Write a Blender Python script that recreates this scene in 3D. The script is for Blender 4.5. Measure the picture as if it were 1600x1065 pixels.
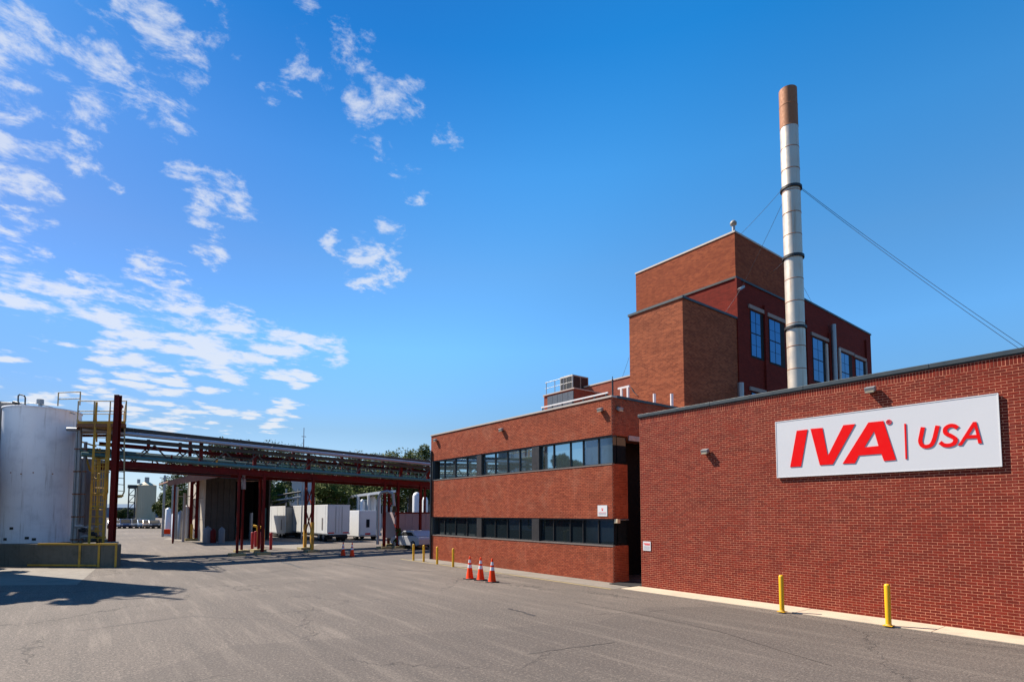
import bpy, math, random
from mathutils import Vector, Matrix
random.seed(7)
sc = bpy.context.scene
R = math.radians
for o in list(bpy.data.objects): bpy.data.objects.remove(o, do_unlink=True)

# ---------------------------------------------------------------- camera
F, CY, PITCH, YAW, H = 870.0, 746.0, R(3.6), R(37.8), 2.7
cd = bpy.data.cameras.new("camera"); cam = bpy.data.objects.new("camera", cd)
sc.collection.objects.link(cam); sc.camera = cam
cd.sensor_width = 36; cd.lens = F / 1600 * 36
cd.shift_y = (CY - 532.5) / 1600
cd.clip_start = 0.1; cd.clip_end = 6000
cam.location = (0, 0, H); cam.rotation_euler = (R(90) + PITCH, 0, -YAW)

# ---------------------------------------------------------------- sun
SUN_AZ, SUN_EL = R(-27.5), R(47)          # azimuth from +Y towards +X
sd = Vector((math.sin(SUN_AZ)*math.cos(SUN_EL), math.cos(SUN_AZ)*math.cos(SUN_EL), math.sin(SUN_EL)))
sl = bpy.data.lights.new("sun", 'SUN'); sl.energy = 5.0; sl.angle = R(0.53); sl.color = (1.0, 0.91, 0.78)
so = bpy.data.objects.new("sun", sl); sc.collection.objects.link(so)
so.rotation_euler = (-sd).to_track_quat('-Z', 'Y').to_euler(); so.location = (0, 0, 60)

# colour management
sc.view_settings.view_transform = 'Standard'; sc.view_settings.look = 'None'
sc.view_settings.exposure = 1.05; sc.view_settings.gamma = 1; sc.view_settings.use_curve_mapping = False

# pixel -> place helpers (a point seen at x, y of the photo and standing at a given plane)
_fw = Vector((math.sin(YAW)*math.cos(PITCH), math.cos(YAW)*math.cos(PITCH), math.sin(PITCH)))
_rt = Vector((math.cos(YAW), -math.sin(YAW), 0)); _up = _rt.cross(_fw)
CA, SA = math.cos(YAW), math.sin(YAW)
def ray(x, y): return _rt*((x-800)/F) + _up*(-(y-CY)/F) + _fw
def onX(x, y, X): r = ray(x, y); return Vector((0,0,H)) + r*(X/r.x)
def onY(x, y, Y): r = ray(x, y); return Vector((0,0,H)) + r*(Y/r.y)
def onZ(x, y, z=0): r = ray(x, y); return Vector((0,0,H)) + r*((z-H)/r.z)
def onV(x, y, v):
    r = ray(x, y); return Vector((0,0,H)) + r*(v/(r.x*SA + r.y*CA))
def yard(u, v, z=0): return Vector((u*CA + v*SA, -u*SA + v*CA, z))

# ---------------------------------------------------------------- node helpers
class NT:
    def __init__(s, tree): s.t = tree; s.n = tree.nodes; s.l = tree.links
    def new(s, typ, **kw):
        n = s.n.new(typ)
        for k, v in kw.items(): setattr(n, k, v)
        return n
    def link(s, a, b): s.l.new(a, b)
    def setv(s, sock, v):
        if isinstance(v, bpy.types.NodeSocket): s.link(v, sock)
        else: sock.default_value = v
    def math(s, op, a, b=0.5, c=None, clamp=False):
        n = s.new('ShaderNodeMath', operation=op, use_clamp=clamp)
        s.setv(n.inputs[0], a); s.setv(n.inputs[1], b)
        if c is not None: s.setv(n.inputs[2], c)
        return n.outputs[0]
    def vmath(s, op, a, b=(0,0,0)):
        n = s.new('ShaderNodeVectorMath', operation=op)
        s.setv(n.inputs[0], a); s.setv(n.inputs[1], b)
        return n.outputs['Value'] if op in ('DOT_PRODUCT', 'LENGTH') else n.outputs['Vector']
    def noise(s, vec, scale, detail=4, rough=0.5, dist=0.0, out='Fac'):
        n = s.new('ShaderNodeTexNoise'); n.inputs['Scale'].default_value = scale
        n.inputs['Detail'].default_value = detail; n.inputs['Roughness'].default_value = rough
        n.inputs['Distortion'].default_value = dist
        if vec is not None: s.link(vec, n.inputs['Vector'])
        return n.outputs[out]
    def ramp(s, fac, stops):
        n = s.new('ShaderNodeMapRange', interpolation_type='SMOOTHSTEP')
        s.link(fac, n.inputs[0]); n.inputs[1].default_value, n.inputs[2].default_value = stops[0], stops[1]
        n.inputs[3].default_value, n.inputs[4].default_value = (stops[2], stops[3]) if len(stops) > 2 else (0, 1)
        return n.outputs[0]
    def mix(s, fac, a, b, blend='MIX'):
        n = s.new('ShaderNodeMix', data_type='RGBA', blend_type=blend)
        s.setv(n.inputs[0], fac); 
        for sock, v in ((n.inputs[6], a), (n.inputs[7], b)):
            s.setv(sock, v if isinstance(v, bpy.types.NodeSocket) else (*v[:3], 1))
        return n.outputs[2]

# ---------------------------------------------------------------- world: Nishita sky with broken altocumulus
w = bpy.data.worlds.new("World"); sc.world = w; w.use_nodes = True
T = NT(w.node_tree); w.node_tree.nodes.clear()
sky = T.new('ShaderNodeTexSky', sky_type='NISHITA'); sky.sun_disc = False
sky.sun_elevation = SUN_EL; sky.sun_rotation = SUN_AZ; sky.altitude = 0; sky.air_density = 1.0; sky.dust_density = 0.35; sky.ozone_density = 3.0
tc = T.new('ShaderNodeTexCoord'); D = tc.outputs['Generated']
sep = T.new('ShaderNodeSeparateXYZ'); T.link(D, sep.inputs[0])
zc = T.math('MAXIMUM', sep.outputs[2], 0.02)
hs = T.new('ShaderNodeHueSaturation'); hs.inputs['Saturation'].default_value = 1.28; hs.inputs['Hue'].default_value = 0.5
hs.inputs['Value'].default_value = 1.0
T.link(sky.outputs[0], hs.inputs['Color'])
# clouds lie on a flat layer: direction projected to a plane overhead
cmb = T.new('ShaderNodeCombineXYZ')
T.link(T.math('DIVIDE', sep.outputs[0], T.math('ADD', zc, 0.06)), cmb.inputs[0])
T.link(T.math('DIVIDE', sep.outputs[1], T.math('ADD', zc, 0.06)), cmb.inputs[1])
Q = cmb.outputs[0]
patches = [(40,60,3.6,.95),(18,110,2.6,.9),(150,118,4.4,.95),(120,60,2.6,.85),(262,78,4.2,1.0),(258,170,3.6,.95),(275,195,2,.9),(365,35,4.2,.9),(105,212,4.2,.95),(15,200,3.2,1),(50,320,3.0,.95),(10,285,2.6,.9),
           (335,312,4.5,1),(290,270,2.0,.85),(150,245,1.6,.8),(180,285,1.5,.75),(420,145,1.6,.7),(550,75,4,.8),(475,115,3.6,.85),(590,185,5,.9),(640,150,3,.7),(700,215,2.6,.8),(645,290,3.2,.85),(605,370,2.6,1),(580,408,4.6,1.05),(524,375,2.2,1),
           (20,385,3,1),(60,415,2,.9),(325,392,2.6,.85),(20,450,4,1.1),(110,480,4.4,1.12),(190,500,5,1.15),(245,440,4,1.1),(270,515,5.5,1.22),(350,545,6,1.25),(440,558,5.2,1.2),(505,552,3.4,1.1),
           (250,585,4.6,1.15),(330,605,5,1.15),(420,618,4.6,1.12),(170,600,3.6,1.1),(240,640,3.5,1.1),(10,615,5,1.1),(790,527,1.2,.8),
           (-90,230,9,1),(-160,450,7,1.1),(-120,60,9,1),(100,-80,7,1),(400,-60,7,.9),(-300,200,12,1)]
m = None
for (px, py, rad, wt_) in patches:
    d = ray(px, py).normalized()
    dt = T.vmath('DOT_PRODUCT', T.vmath('NORMALIZE', D), tuple(d))
    g = T.ramp(dt, (math.cos(R(rad*1.05)), math.cos(R(rad*0.25)), 0.0, wt_))
    m = g if m is None else T.math('MAXIMUM', m, g)
low = T.ramp(sep.outputs[2], (0.20, 0.38, 1.0, 0.0))
n1 = T.math('SUBTRACT', T.noise(Q, 7.0, 8, 0.66, 0.35), 0.5)
n2 = T.math('SUBTRACT', T.noise(Q, 19.0, 5, 0.62), 0.5)
wq = T.vmath('ADD', Q, T.vmath('SCALE', T.vmath('SUBTRACT', T.noise(Q, 3.5, 4, 0.6, out='Color'), (0.5,0.5,0.5))))
for l_ in w.node_tree.links:
    if l_.to_node.bl_idname == 'ShaderNodeVectorMath' and l_.from_node.bl_idname == 'ShaderNodeVectorMath' and l_.from_node.operation == 'SCALE': l_.from_node.inputs['Scale'].default_value = 0.35
vo = T.new('ShaderNodeTexVoronoi', feature='SMOOTH_F1'); vo.inputs['Scale'].default_value = 5.2; vo.inputs['Smoothness'].default_value = 0.35
T.link(wq, vo.inputs['Vector'])
cell = T.math('SUBTRACT', 0.46, vo.outputs['Distance'])
hi_d = T.math('ADD', T.math('MULTIPLY', n1, 2.6), T.math('MULTIPLY', n2, 1.0))
lo_d = T.math('ADD', T.math('MULTIPLY', cell, 1.7), T.math('ADD', T.math('MULTIPLY', n1, 0.9), T.math('MULTIPLY', n2, 0.8)))
tex = T.math('ADD', T.math('MULTIPLY', lo_d, low), T.math('MULTIPLY', hi_d, T.math('SUBTRACT', 1.0, low)))
dens = T.math('ADD', tex, T.math('MULTIPLY', T.math('SUBTRACT', m, 0.55), 0.9))
cl = T.math('MULTIPLY', T.ramp(dens, (0.20, 0.80)), T.ramp(m, (0.0, 0.3)))
cl = T.math('MULTIPLY', cl, T.ramp(sep.outputs[2], (0.05, 0.50, 0.95, 0.74)))
# deeper blue overhead, paler low down
cr_ = T.new('ShaderNodeValToRGB'); T.link(sep.outputs[2], cr_.inputs[0])
el_ = cr_.color_ramp.elements
stops = [(0.0,(.27,.32,.48)),(.06,(.33,.36,.45)),(.14,(.40,.40,.41)),(.28,(.62,.70,.70)),(.40,(.66,.72,.68)),(.53,(.46,.76,.76)),(.66,(.16,.66,.74)),(.85,(.14,.60,.70))]
el_[0].position = 0; el_[0].color = (*stops[0][1],1); el_[1].position = 1; el_[1].color = (.14,.56,.66,1)
for p_, c_ in stops[1:]:
    e_ = el_.new(p_); e_.color = (*c_,1)
skc = T.vmath('SCALE', T.vmath('MULTIPLY', hs.outputs[0], cr_.outputs[0])); skc.node.inputs['Scale'].default_value = 2.0
sdot = T.vmath('DOT_PRODUCT', T.vmath('NORMALIZE', D), tuple(sd))
skc = T.mix(T.ramp(sdot, (0.50, 0.95)), skc, T.vmath('MULTIPLY', skc, (0.50, 0.50, 0.64)))
# thin horizon whitening
hz = T.math('MULTIPLY', T.ramp(sep.outputs[2], (0.0, 0.20, 1.0, 0.0)), 0.15)
base = T.mix(hz, skc, (4.9, 5.8, 6.6))
col = T.mix(T.math('MULTIPLY', cl, 0.92), base, (5.7, 5.9, 6.3))
bg = T.new('ShaderNodeBackground'); bg.inputs[1].default_value = 0.071
T.link(col, bg.inputs[0]); wo = T.new('ShaderNodeOutputWorld'); T.link(bg.outputs[0], wo.inputs[0])

# ---------------------------------------------------------------- materials
MATS = {}
KA = 0.76   # overall albedo level under this exposure
def mat(name, col, rough=0.6, metal=0.0, var=0.15, vscale=3.0, bump=0.0, bscale=40.0, dirt=None, dirt_amt=0.0, streak=0.0,
        streak_col=(0.12,0.06,0.03), spec=0.5, island=0.0, objvar=0.0, coat=0.0, sub=None):
    if name in MATS: return MATS[name]
    col = tuple(x*KA for x in col); sub = tuple(x*KA for x in sub) if sub else None; dirt = tuple(x*KA for x in dirt) if dirt else None; streak_col = tuple(x*KA for x in streak_col)
    m = bpy.data.materials.new(name); m.use_nodes = True
    t = NT(m.node_tree); b = m.node_tree.nodes['Principled BSDF']
    g = t.new('ShaderNodeNewGeometry'); P = g.outputs['Position']
    n = t.noise(P, vscale, 5, 0.6)
    c = t.mix(n, tuple(x*(1-var) for x in col), tuple(min(1, x*(1+var)) for x in col))
    if island:
        c2 = t.mix(t.math('MULTIPLY', g.outputs['Random Per Island'], island), c, sub or tuple(x*0.45 for x in col)); c = c2
    if objvar:
        oi = t.new('ShaderNodeObjectInfo')
        c = t.mix(t.math('MULTIPLY', oi.outputs['Random'], objvar), c, sub or tuple(x*0.45 for x in col))
    if 'brick' in name:
        mpb = t.new('ShaderNodeMapping'); mpb.inputs['Scale'].default_value = (0.25, 0.25, 1.6); t.link(P, mpb.inputs[0])
        c = t.mix(t.math('MULTIPLY', t.ramp(t.noise(mpb.outputs[0], 1.0, 5, 0.65), (0.50, 0.68)), 0.42), c, tuple(x*0.5 for x in col))
        mpc = t.new('ShaderNodeMapping'); mpc.inputs['Scale'].default_value = (2.5, 2.5, 0.16); t.link(P, mpc.inputs[0])
        c = t.mix(t.math('MULTIPLY', t.ramp(t.noise(mpc.outputs[0], 1.0, 5, 0.6), (0.56, 0.72)), 0.30), c, tuple(min(1, x*1.25+0.03) for x in col))
    if streak:
        mp = t.new('ShaderNodeMapping'); mp.inputs['Scale'].default_value = (6, 6, 0.35); t.link(P, mp.inputs[0])
        sn = t.noise(mp.outputs[0], 1.0, 5, 0.65)
        c = t.mix(t.math('MULTIPLY', t.ramp(sn, (0.52, 0.75)), streak), c, streak_col)
    if dirt:
        dn = t.noise(P, 1.1, 6, 0.65)
        c = t.mix(t.math('MULTIPLY', t.ramp(dn, (0.48, 0.72)), dirt_amt), c, dirt)
    t.link(c, b.inputs['Base Color'])
    b.inputs['Metallic'].default_value = metal
    rn = t.ramp(t.noise(P, vscale*2.3, 4, 0.6), (0.2, 0.8, max(0.02, rough-0.1), min(1, rough+0.1)))
    if rough > 0.15: t.link(rn, b.inputs['Roughness'])
    else: b.inputs['Roughness'].default_value = rough
    b.inputs['Specular IOR Level'].default_value = spec
    b.inputs['Coat Weight'].default_value = coat
    if bump:
        bn = t.new('ShaderNodeBump'); bn.inputs['Strength'].default_value = bump; bn.inputs['Distance'].default_value = 0.01
        t.link(t.noise(P, bscale, 5, 0.6), bn.inputs['Height']); t.link(bn.outputs[0], b.inputs['Normal'])
    MATS[name] = m; return m

def brick_tex_mat(name, c1, c2, mortar, var=0.25):
    c1, c2, mortar = [tuple(x*KA for x in q) for q in (c1, c2, mortar)]
    m = bpy.data.materials.new(name); m.use_nodes = True
    t = NT(m.node_tree); b = m.node_tree.nodes['Principled BSDF']
    g = t.new('ShaderNodeNewGeometry'); s = t.new('ShaderNodeSeparateXYZ'); t.link(g.outputs['Position'], s.inputs[0])
    cb = t.new('ShaderNodeCombineXYZ'); t.link(t.math('ADD', s.outputs[0], s.outputs[1]), cb.inputs[0]); t.link(s.outputs[2], cb.inputs[1])
    br = t.new('ShaderNodeTexBrick'); br.inputs['Scale'].default_value = 1; br.inputs['Brick Width'].default_value = 0.213
    br.inputs['Row Height'].default_value = 0.0757; br.inputs['Mortar Size'].default_value = 0.006; br.inputs['Bias'].default_value = 0.0
    br.inputs['Color1'].default_value = (*c1, 1); br.inputs['Color2'].default_value = (*c2, 1); br.inputs['Mortar'].default_value = (*mortar, 1)
    t.link(cb.outputs[0], br.inputs['Vector'])
    mp = t.new('ShaderNodeMapping'); mp.inputs['Scale'].default_value = (0.5, 0.5, 2.2); t.link(g.outputs['Position'], mp.inputs[0])
    nz = t.noise(mp.outputs[0], 0.9, 6, 0.7)
    c = t.mix(t.ramp(nz, (0.35, 0.7)), br.outputs['Color'], tuple(x*(1-var) for x in c2), 'MIX')
    c = t.mix(0.45, br.outputs['Color'], c)
    mp2 = t.new('ShaderNodeMapping'); mp2.inputs['Scale'].default_value = (3, 3, 0.25); t.link(g.outputs['Position'], mp2.inputs[0])
    c = t.mix(t.math('MULTIPLY', t.ramp(t.noise(mp2.outputs[0], 1, 5, 0.6), (0.5, 0.8)), 0.25), c, tuple(x*0.5 for x in c1))
    t.link(c, b.inputs['Base Color']); b.inputs['Roughness'].default_value = 0.85; b.inputs['Specular IOR Level'].default_value = 0.12
    bn = t.new('ShaderNodeBump'); bn.inputs['Strength'].default_value = 0.5; bn.inputs['Distance'].default_value = 0.01; bn.invert = True
    t.link(br.outputs['Fac'], bn.inputs['Height']); t.link(bn.outputs[0], b.inputs['Normal'])
    MATS[name] = m; return m

def asphalt_mat():
    m = bpy.data.materials.new('asphalt'); m.use_nodes = True
    t = NT(m.node_tree); b = m.node_tree.nodes['Principled BSDF']
    g = t.new('ShaderNodeNewGeometry'); P = g.outputs['Position']
    big = t.noise(P, 0.13, 6, 0.6, 0.6); mid = t.noise(P, 0.8, 6, 0.65)
    mp = t.new('ShaderNodeMapping'); mp.inputs['Rotation'].default_value = (0, 0, R(-32)); mp.inputs['Scale'].default_value = (2.2, 0.16, 1)
    t.link(P, mp.inputs[0]); st = t.noise(mp.outputs[0], 1.0, 6, 0.7)
    fine = t.noise(P, 15, 4, 0.8); grit = t.noise(P, 30, 3, 0.75)
    c = t.mix(t.ramp(big, (0.3, 0.7)), (0.092, 0.075, 0.064), (0.135, 0.110, 0.093))
    c = t.mix(t.math('MULTIPLY', t.ramp(mid, (0.35, 0.75)), 0.5), c, (0.098, 0.082, 0.070))
    c = t.mix(t.math('MULTIPLY', t.ramp(st, (0.50, 0.66)), 0.60), c, (0.19, 0.157, 0.130))
    c = t.mix(t.math('MULTIPLY', t.ramp(st, (0.48, 0.32)), 0.65), c, (0.078, 0.066, 0.058))
    c = t.mix(t.math('MULTIPLY', t.ramp(fine, (0.50, 0.64)), 0.55), c, (0.26, 0.215, 0.178))
    c = t.mix(t.math('MULTIPLY', t.ramp(grit, (0.50, 0.38)), 0.70), c, (0.030, 0.026, 0.023))
    # cracks
    v = t.new('ShaderNodeTexVoronoi', feature='DISTANCE_TO_EDGE'); v.inputs['Scale'].default_value = 0.16
    wv = t.vmath('ADD', P, t.vmath('SCALE', t.noise(P, 0.9, 5, 0.7, out='Color')))
    sc_ = wv.node.inputs[1].links[0].from_node; sc_.inputs['Scale'].default_value = 1.6
    t.link(wv, v.inputs['Vector'])
    cr = t.math('MULTIPLY', t.ramp(v.outputs['Distance'], (0.0, 0.0060, 1, 0)), t.ramp(t.noise(P, 0.25, 2), (0.42, 0.55)))
    c = t.mix(t.math('MULTIPLY', cr, 0.75), c, (0.025, 0.022, 0.02))
    v2 = t.new('ShaderNodeTexVoronoi', feature='F1'); v2.inputs['Scale'].default_value = 0.11; v2.inputs['Randomness'].default_value = 0.9; t.link(t.vmath('ADD', P, (13.0, 4.0, 0)), v2.inputs['Vector'])
    sv = t.new('ShaderNodeSeparateColor'); t.link(v2.outputs['Color'], sv.inputs[0])
    c = t.mix(t.math('MULTIPLY', t.ramp(sv.outputs[0], (0.72, 0.78)), 0.28), c, (0.060, 0.050, 0.045))
    # oil and tyre stains
    oil = t.ramp(t.noise(P, 0.45, 3, 0.5, 0.3), (0.66, 0.78))
    c = t.mix(t.math('MULTIPLY', oil, 0.35), c, (0.05, 0.046, 0.042))
    t.link(c, b.inputs['Base Color']); b.inputs['Roughness'].default_value = 0.85; b.inputs['Specular IOR Level'].default_value = 0.3
    bn = t.new('ShaderNodeBump'); bn.inputs['Strength'].default_value = 0.8; bn.inputs['Distance'].default_value = 0.012
    hgt = t.math('ADD', t.math('MULTIPLY', fine, 0.7), t.math('MULTIPLY', grit, 0.5))
    hgt = t.math('SUBTRACT', hgt, t.math('MULTIPLY', cr, 0.8))
    t.link(hgt, bn.inputs['Height']); t.link(bn.outputs[0], b.inputs['Normal'])
    return m

M_asphalt = asphalt_mat()
M_conc = mat('concrete', (0.60,0.48,0.35), 0.85, var=0.12, vscale=1.5, bump=0.3, bscale=90, dirt=(0.33,0.28,0.22), dirt_amt=0.5)
M_conc2 = mat('worn_concrete', (0.24,0.21,0.175), 0.9, var=0.2, vscale=1.2, bump=0.3, bscale=60, dirt=(0.13,0.115,0.10), dirt_amt=0.6)
M_bund = mat('mossy_concrete', (0.17,0.15,0.11), 0.9, var=0.35, vscale=2.2, bump=0.5, bscale=30, dirt=(0.05,0.05,0.03), dirt_amt=0.8, streak=0.6, streak_col=(0.05,0.045,0.03))
M_brick = mat('sign_wall_brick', (0.255,0.026,0.012), 0.75, var=0.25, vscale=14, bump=0.4, bscale=120, island=0.55, sub=(0.10,0.012,0.008), spec=0.15)
M_brick1 = mat('sign_wall_brick_single', (0.255,0.026,0.012), 0.75, var=0.25, vscale=14, bump=0.4, bscale=120, objvar=0.55, sub=(0.10,0.012,0.008), spec=0.15)
M_mortar = mat('mortar', (0.82,0.34,0.20), 0.95, var=0.2, vscale=5, bump=0.3, bscale=150, dirt=(0.45,0.14,0.085), dirt_amt=0.6, spec=0.15)
M_obrick = mat('office_brick', (0.43,0.102,0.046), 0.8, var=0.28, vscale=6, bump=0.4, bscale=120, island=0.75, sub=(0.25,0.046,0.022), dirt=(0.50,0.20,0.12), dirt_amt=0.35, spec=0.15)
M_omortar = mat('office_mortar', (0.44,0.18,0.11), 0.95, var=0.2, vscale=5, spec=0.15)
M_tbrick = brick_tex_mat('brown_tower_brick', (0.41,0.105,0.040), (0.25,0.052,0.023), (0.33,0.12,0.065))
M_bbrick = brick_tex_mat('box_brick', (0.43,0.125,0.055), (0.23,0.058,0.028), (0.42,0.18,0.10))
M_rpaint = brick_tex_mat('red_painted_brick', (0.25,0.030,0.018), (0.16,0.020,0.013), (0.17,0.022,0.015), 0.15)
M_rbrick = brick_tex_mat('penthouse_brick', (0.36,0.10,0.06), (0.28,0.07,0.045), (0.28,0.12,0.08))
M_dark = mat('dark_metal', (0.03,0.032,0.036), 0.5, 0.3, var=0.2)
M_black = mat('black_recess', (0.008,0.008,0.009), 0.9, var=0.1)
M_coping = mat('blue_grey_coping', (0.045,0.062,0.072), 0.5, 0.3, var=0.25, vscale=2)
M_pale = mat('pale_coping', (0.55,0.48,0.42), 0.6, var=0.1)
M_stone = mat('weathered_stone', (0.36,0.27,0.23), 0.8, var=0.2)
M_white = mat('white_paint', (0.80,0.80,0.80), 0.45, var=0.04, vscale=1)
M_signw = mat('sign_white', (0.72,0.72,0.74), 0.35, var=0.02, vscale=0.6, coat=0.2)
M_red = mat('sign_red', (0.90,0.004,0.004), 0.4, var=0.04, spec=0.15)
M_frame = mat('window_frame_grey', (0.045,0.043,0.045), 0.5, 0.4, var=0.15)
M_sill = mat('window_sill', (0.22,0.18,0.16), 0.5, 0.2, var=0.15)
M_glass = mat('tinted_glass', (0.52,0.74,0.80), 0.03, 0.92, var=0.03, vscale=0.4)
M_glassl = mat('dark_reflection_glass', (0.06,0.09,0.11), 0.03, 0.8, var=0.05, vscale=0.4)  # darker copy of the office glass, dark reflections put into its colour
M_glassb = mat('sky_glass', (0.055,0.17,0.32), 0.05, 0.95, var=0.1, vscale=0.8)
M_yellow = mat('safety_yellow', (0.95,0.50,0.004), 0.45, var=0.08, vscale=6, dirt=(0.35,0.2,0.03), dirt_amt=0.25)
M_yrust = mat('weathered_yellow', (0.72,0.38,0.03), 0.6, var=0.25, vscale=5, dirt=(0.16,0.06,0.02), dirt_amt=0.6)
M_yfade = mat('faded_yellow_line', (0.42,0.33,0.15), 0.85, var=0.2, vscale=4, dirt=(0.2,0.17,0.13), dirt_amt=0.9)
M_steel = mat('stack_steel', (0.70,0.61,0.50), 0.45, 0.45, var=0.12, vscale=1.2, streak=0.6, streak_col=(0.42,0.22,0.10))
M_rust = mat('rusty_steel', (0.35,0.15,0.07), 0.7, 0.3, var=0.3, vscale=6)
M_orange = mat('cone_orange', (1.0,0.06,0.006), 0.5, var=0.06, spec=0.15)
M_reflect = mat('cone_white_band', (0.82,0.82,0.84), 0.4, var=0.03)
M_rubber = mat('black_rubber', (0.012,0.012,0.012), 0.8, var=0.2)
M_rackred = mat('rack_red_paint', (0.17,0.008,0.005), 0.55, var=0.3, vscale=2, dirt=(0.06,0.018,0.015), dirt_amt=0.5, spec=0.15)
M_teal = mat('teal_pipe_paint', (0.075,0.20,0.20), 0.45, var=0.2, vscale=1.5, dirt=(0.08,0.07,0.05), dirt_amt=0.3)
M_silver = mat('silver_cladding', (0.46,0.47,0.52), 0.38, 0.6, var=0.1, vscale=0.8, dirt=(0.2,0.15,0.12), dirt_amt=0.3)
M_olive = mat('olive_tray', (0.07,0.058,0.042), 0.7, var=0.3, vscale=2)
M_tank = mat('tank_paint', (0.98,1.0,1.05), 0.42, var=0.07, vscale=0.7, streak=0.6, streak_col=(0.40,0.36,0.34), dirt=(0.66,0.68,0.74), dirt_amt=0.5)
M_tank2 = mat('grey_tank_paint', (0.22,0.21,0.21), 0.6, var=0.25, vscale=1.5, streak=0.7, streak_col=(0.10,0.07,0.05))
M_galv = mat('galvanised', (0.38,0.39,0.40), 0.45, 0.5, var=0.15)
M_silo = mat('beige_silo', (0.58,0.50,0.35), 0.7, var=0.1, vscale=0.5, streak=0.3, streak_col=(0.3,0.25,0.18))
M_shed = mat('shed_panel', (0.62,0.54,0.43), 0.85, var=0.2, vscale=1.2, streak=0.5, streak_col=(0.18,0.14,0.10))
M_shedshade = mat('shed_front_shade', (0.065,0.053,0.042), 0.85, var=0.3, vscale=1.5, streak=0.4, streak_col=(0.06,0.05,0.04))  # darker copy of the shed colour, front shade put into the paint
M_roof = mat('rusty_corrugated', (0.42,0.20,0.13), 0.8, var=0.3, vscale=2, dirt=(0.12,0.08,0.07), dirt_amt=0.5)
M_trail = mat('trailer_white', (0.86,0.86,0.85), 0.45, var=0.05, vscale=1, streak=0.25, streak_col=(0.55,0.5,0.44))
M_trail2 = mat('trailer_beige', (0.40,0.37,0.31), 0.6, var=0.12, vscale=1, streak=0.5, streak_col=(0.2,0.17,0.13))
M_pink = mat('trailer_pinkish', (0.42,0.34,0.35), 0.55, var=0.06, vscale=1, spec=0.15)
M_bark = mat('bark', (0.10,0.075,0.05), 0.9, var=0.3, vscale=8, bump=0.5, bscale=20)
M_leaf = mat('leaf', (0.13,0.155,0.025), 0.8, var=0.35, vscale=1.0, island=0.7, sub=(0.035,0.062,0.014), spec=0.15)
M_leafd = mat('dark_leaf', (0.065,0.088,0.020), 0.8, var=0.35, vscale=1.0, island=0.7, sub=(0.022,0.04,0.012), spec=0.15)
M_bluew = mat('haze_blue_grey', (0.16,0.22,0.30), 0.9, var=0.1, spec=0.05)  # haze over the far hills put into this blue-grey
M_bldg = mat('white_plant_building', (0.60,0.61,0.62), 0.6, var=0.08, vscale=0.6, streak=0.2, streak_col=(0.35,0.33,0.3))
M_bldg2 = mat('grey_plant_building', (0.30,0.33,0.37), 0.6, var=0.1, vscale=0.6)
M_tyre = mat('tyre', (0.015,0.015,0.015), 0.85, var=0.2)
M_chas = mat('chassis', (0.022,0.020,0.020), 0.7, var=0.3)
M_cable = mat('guy_wire', (0.10,0.11,0.13), 0.5, 0.5, var=0.1)
M_hvac = mat('hvac_grey', (0.33,0.31,0.27), 0.6, 0.2, var=0.15)
M_louver = mat('louver_blue_grey', (0.10,0.125,0.155), 0.5, 0.3, var=0.1)
M_amber = mat('lens', (0.65,0.55,0.38), 0.3, var=0.05)
M_print = mat('grey_print', (0.35,0.30,0.36), 0.6, var=0.1)

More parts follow.
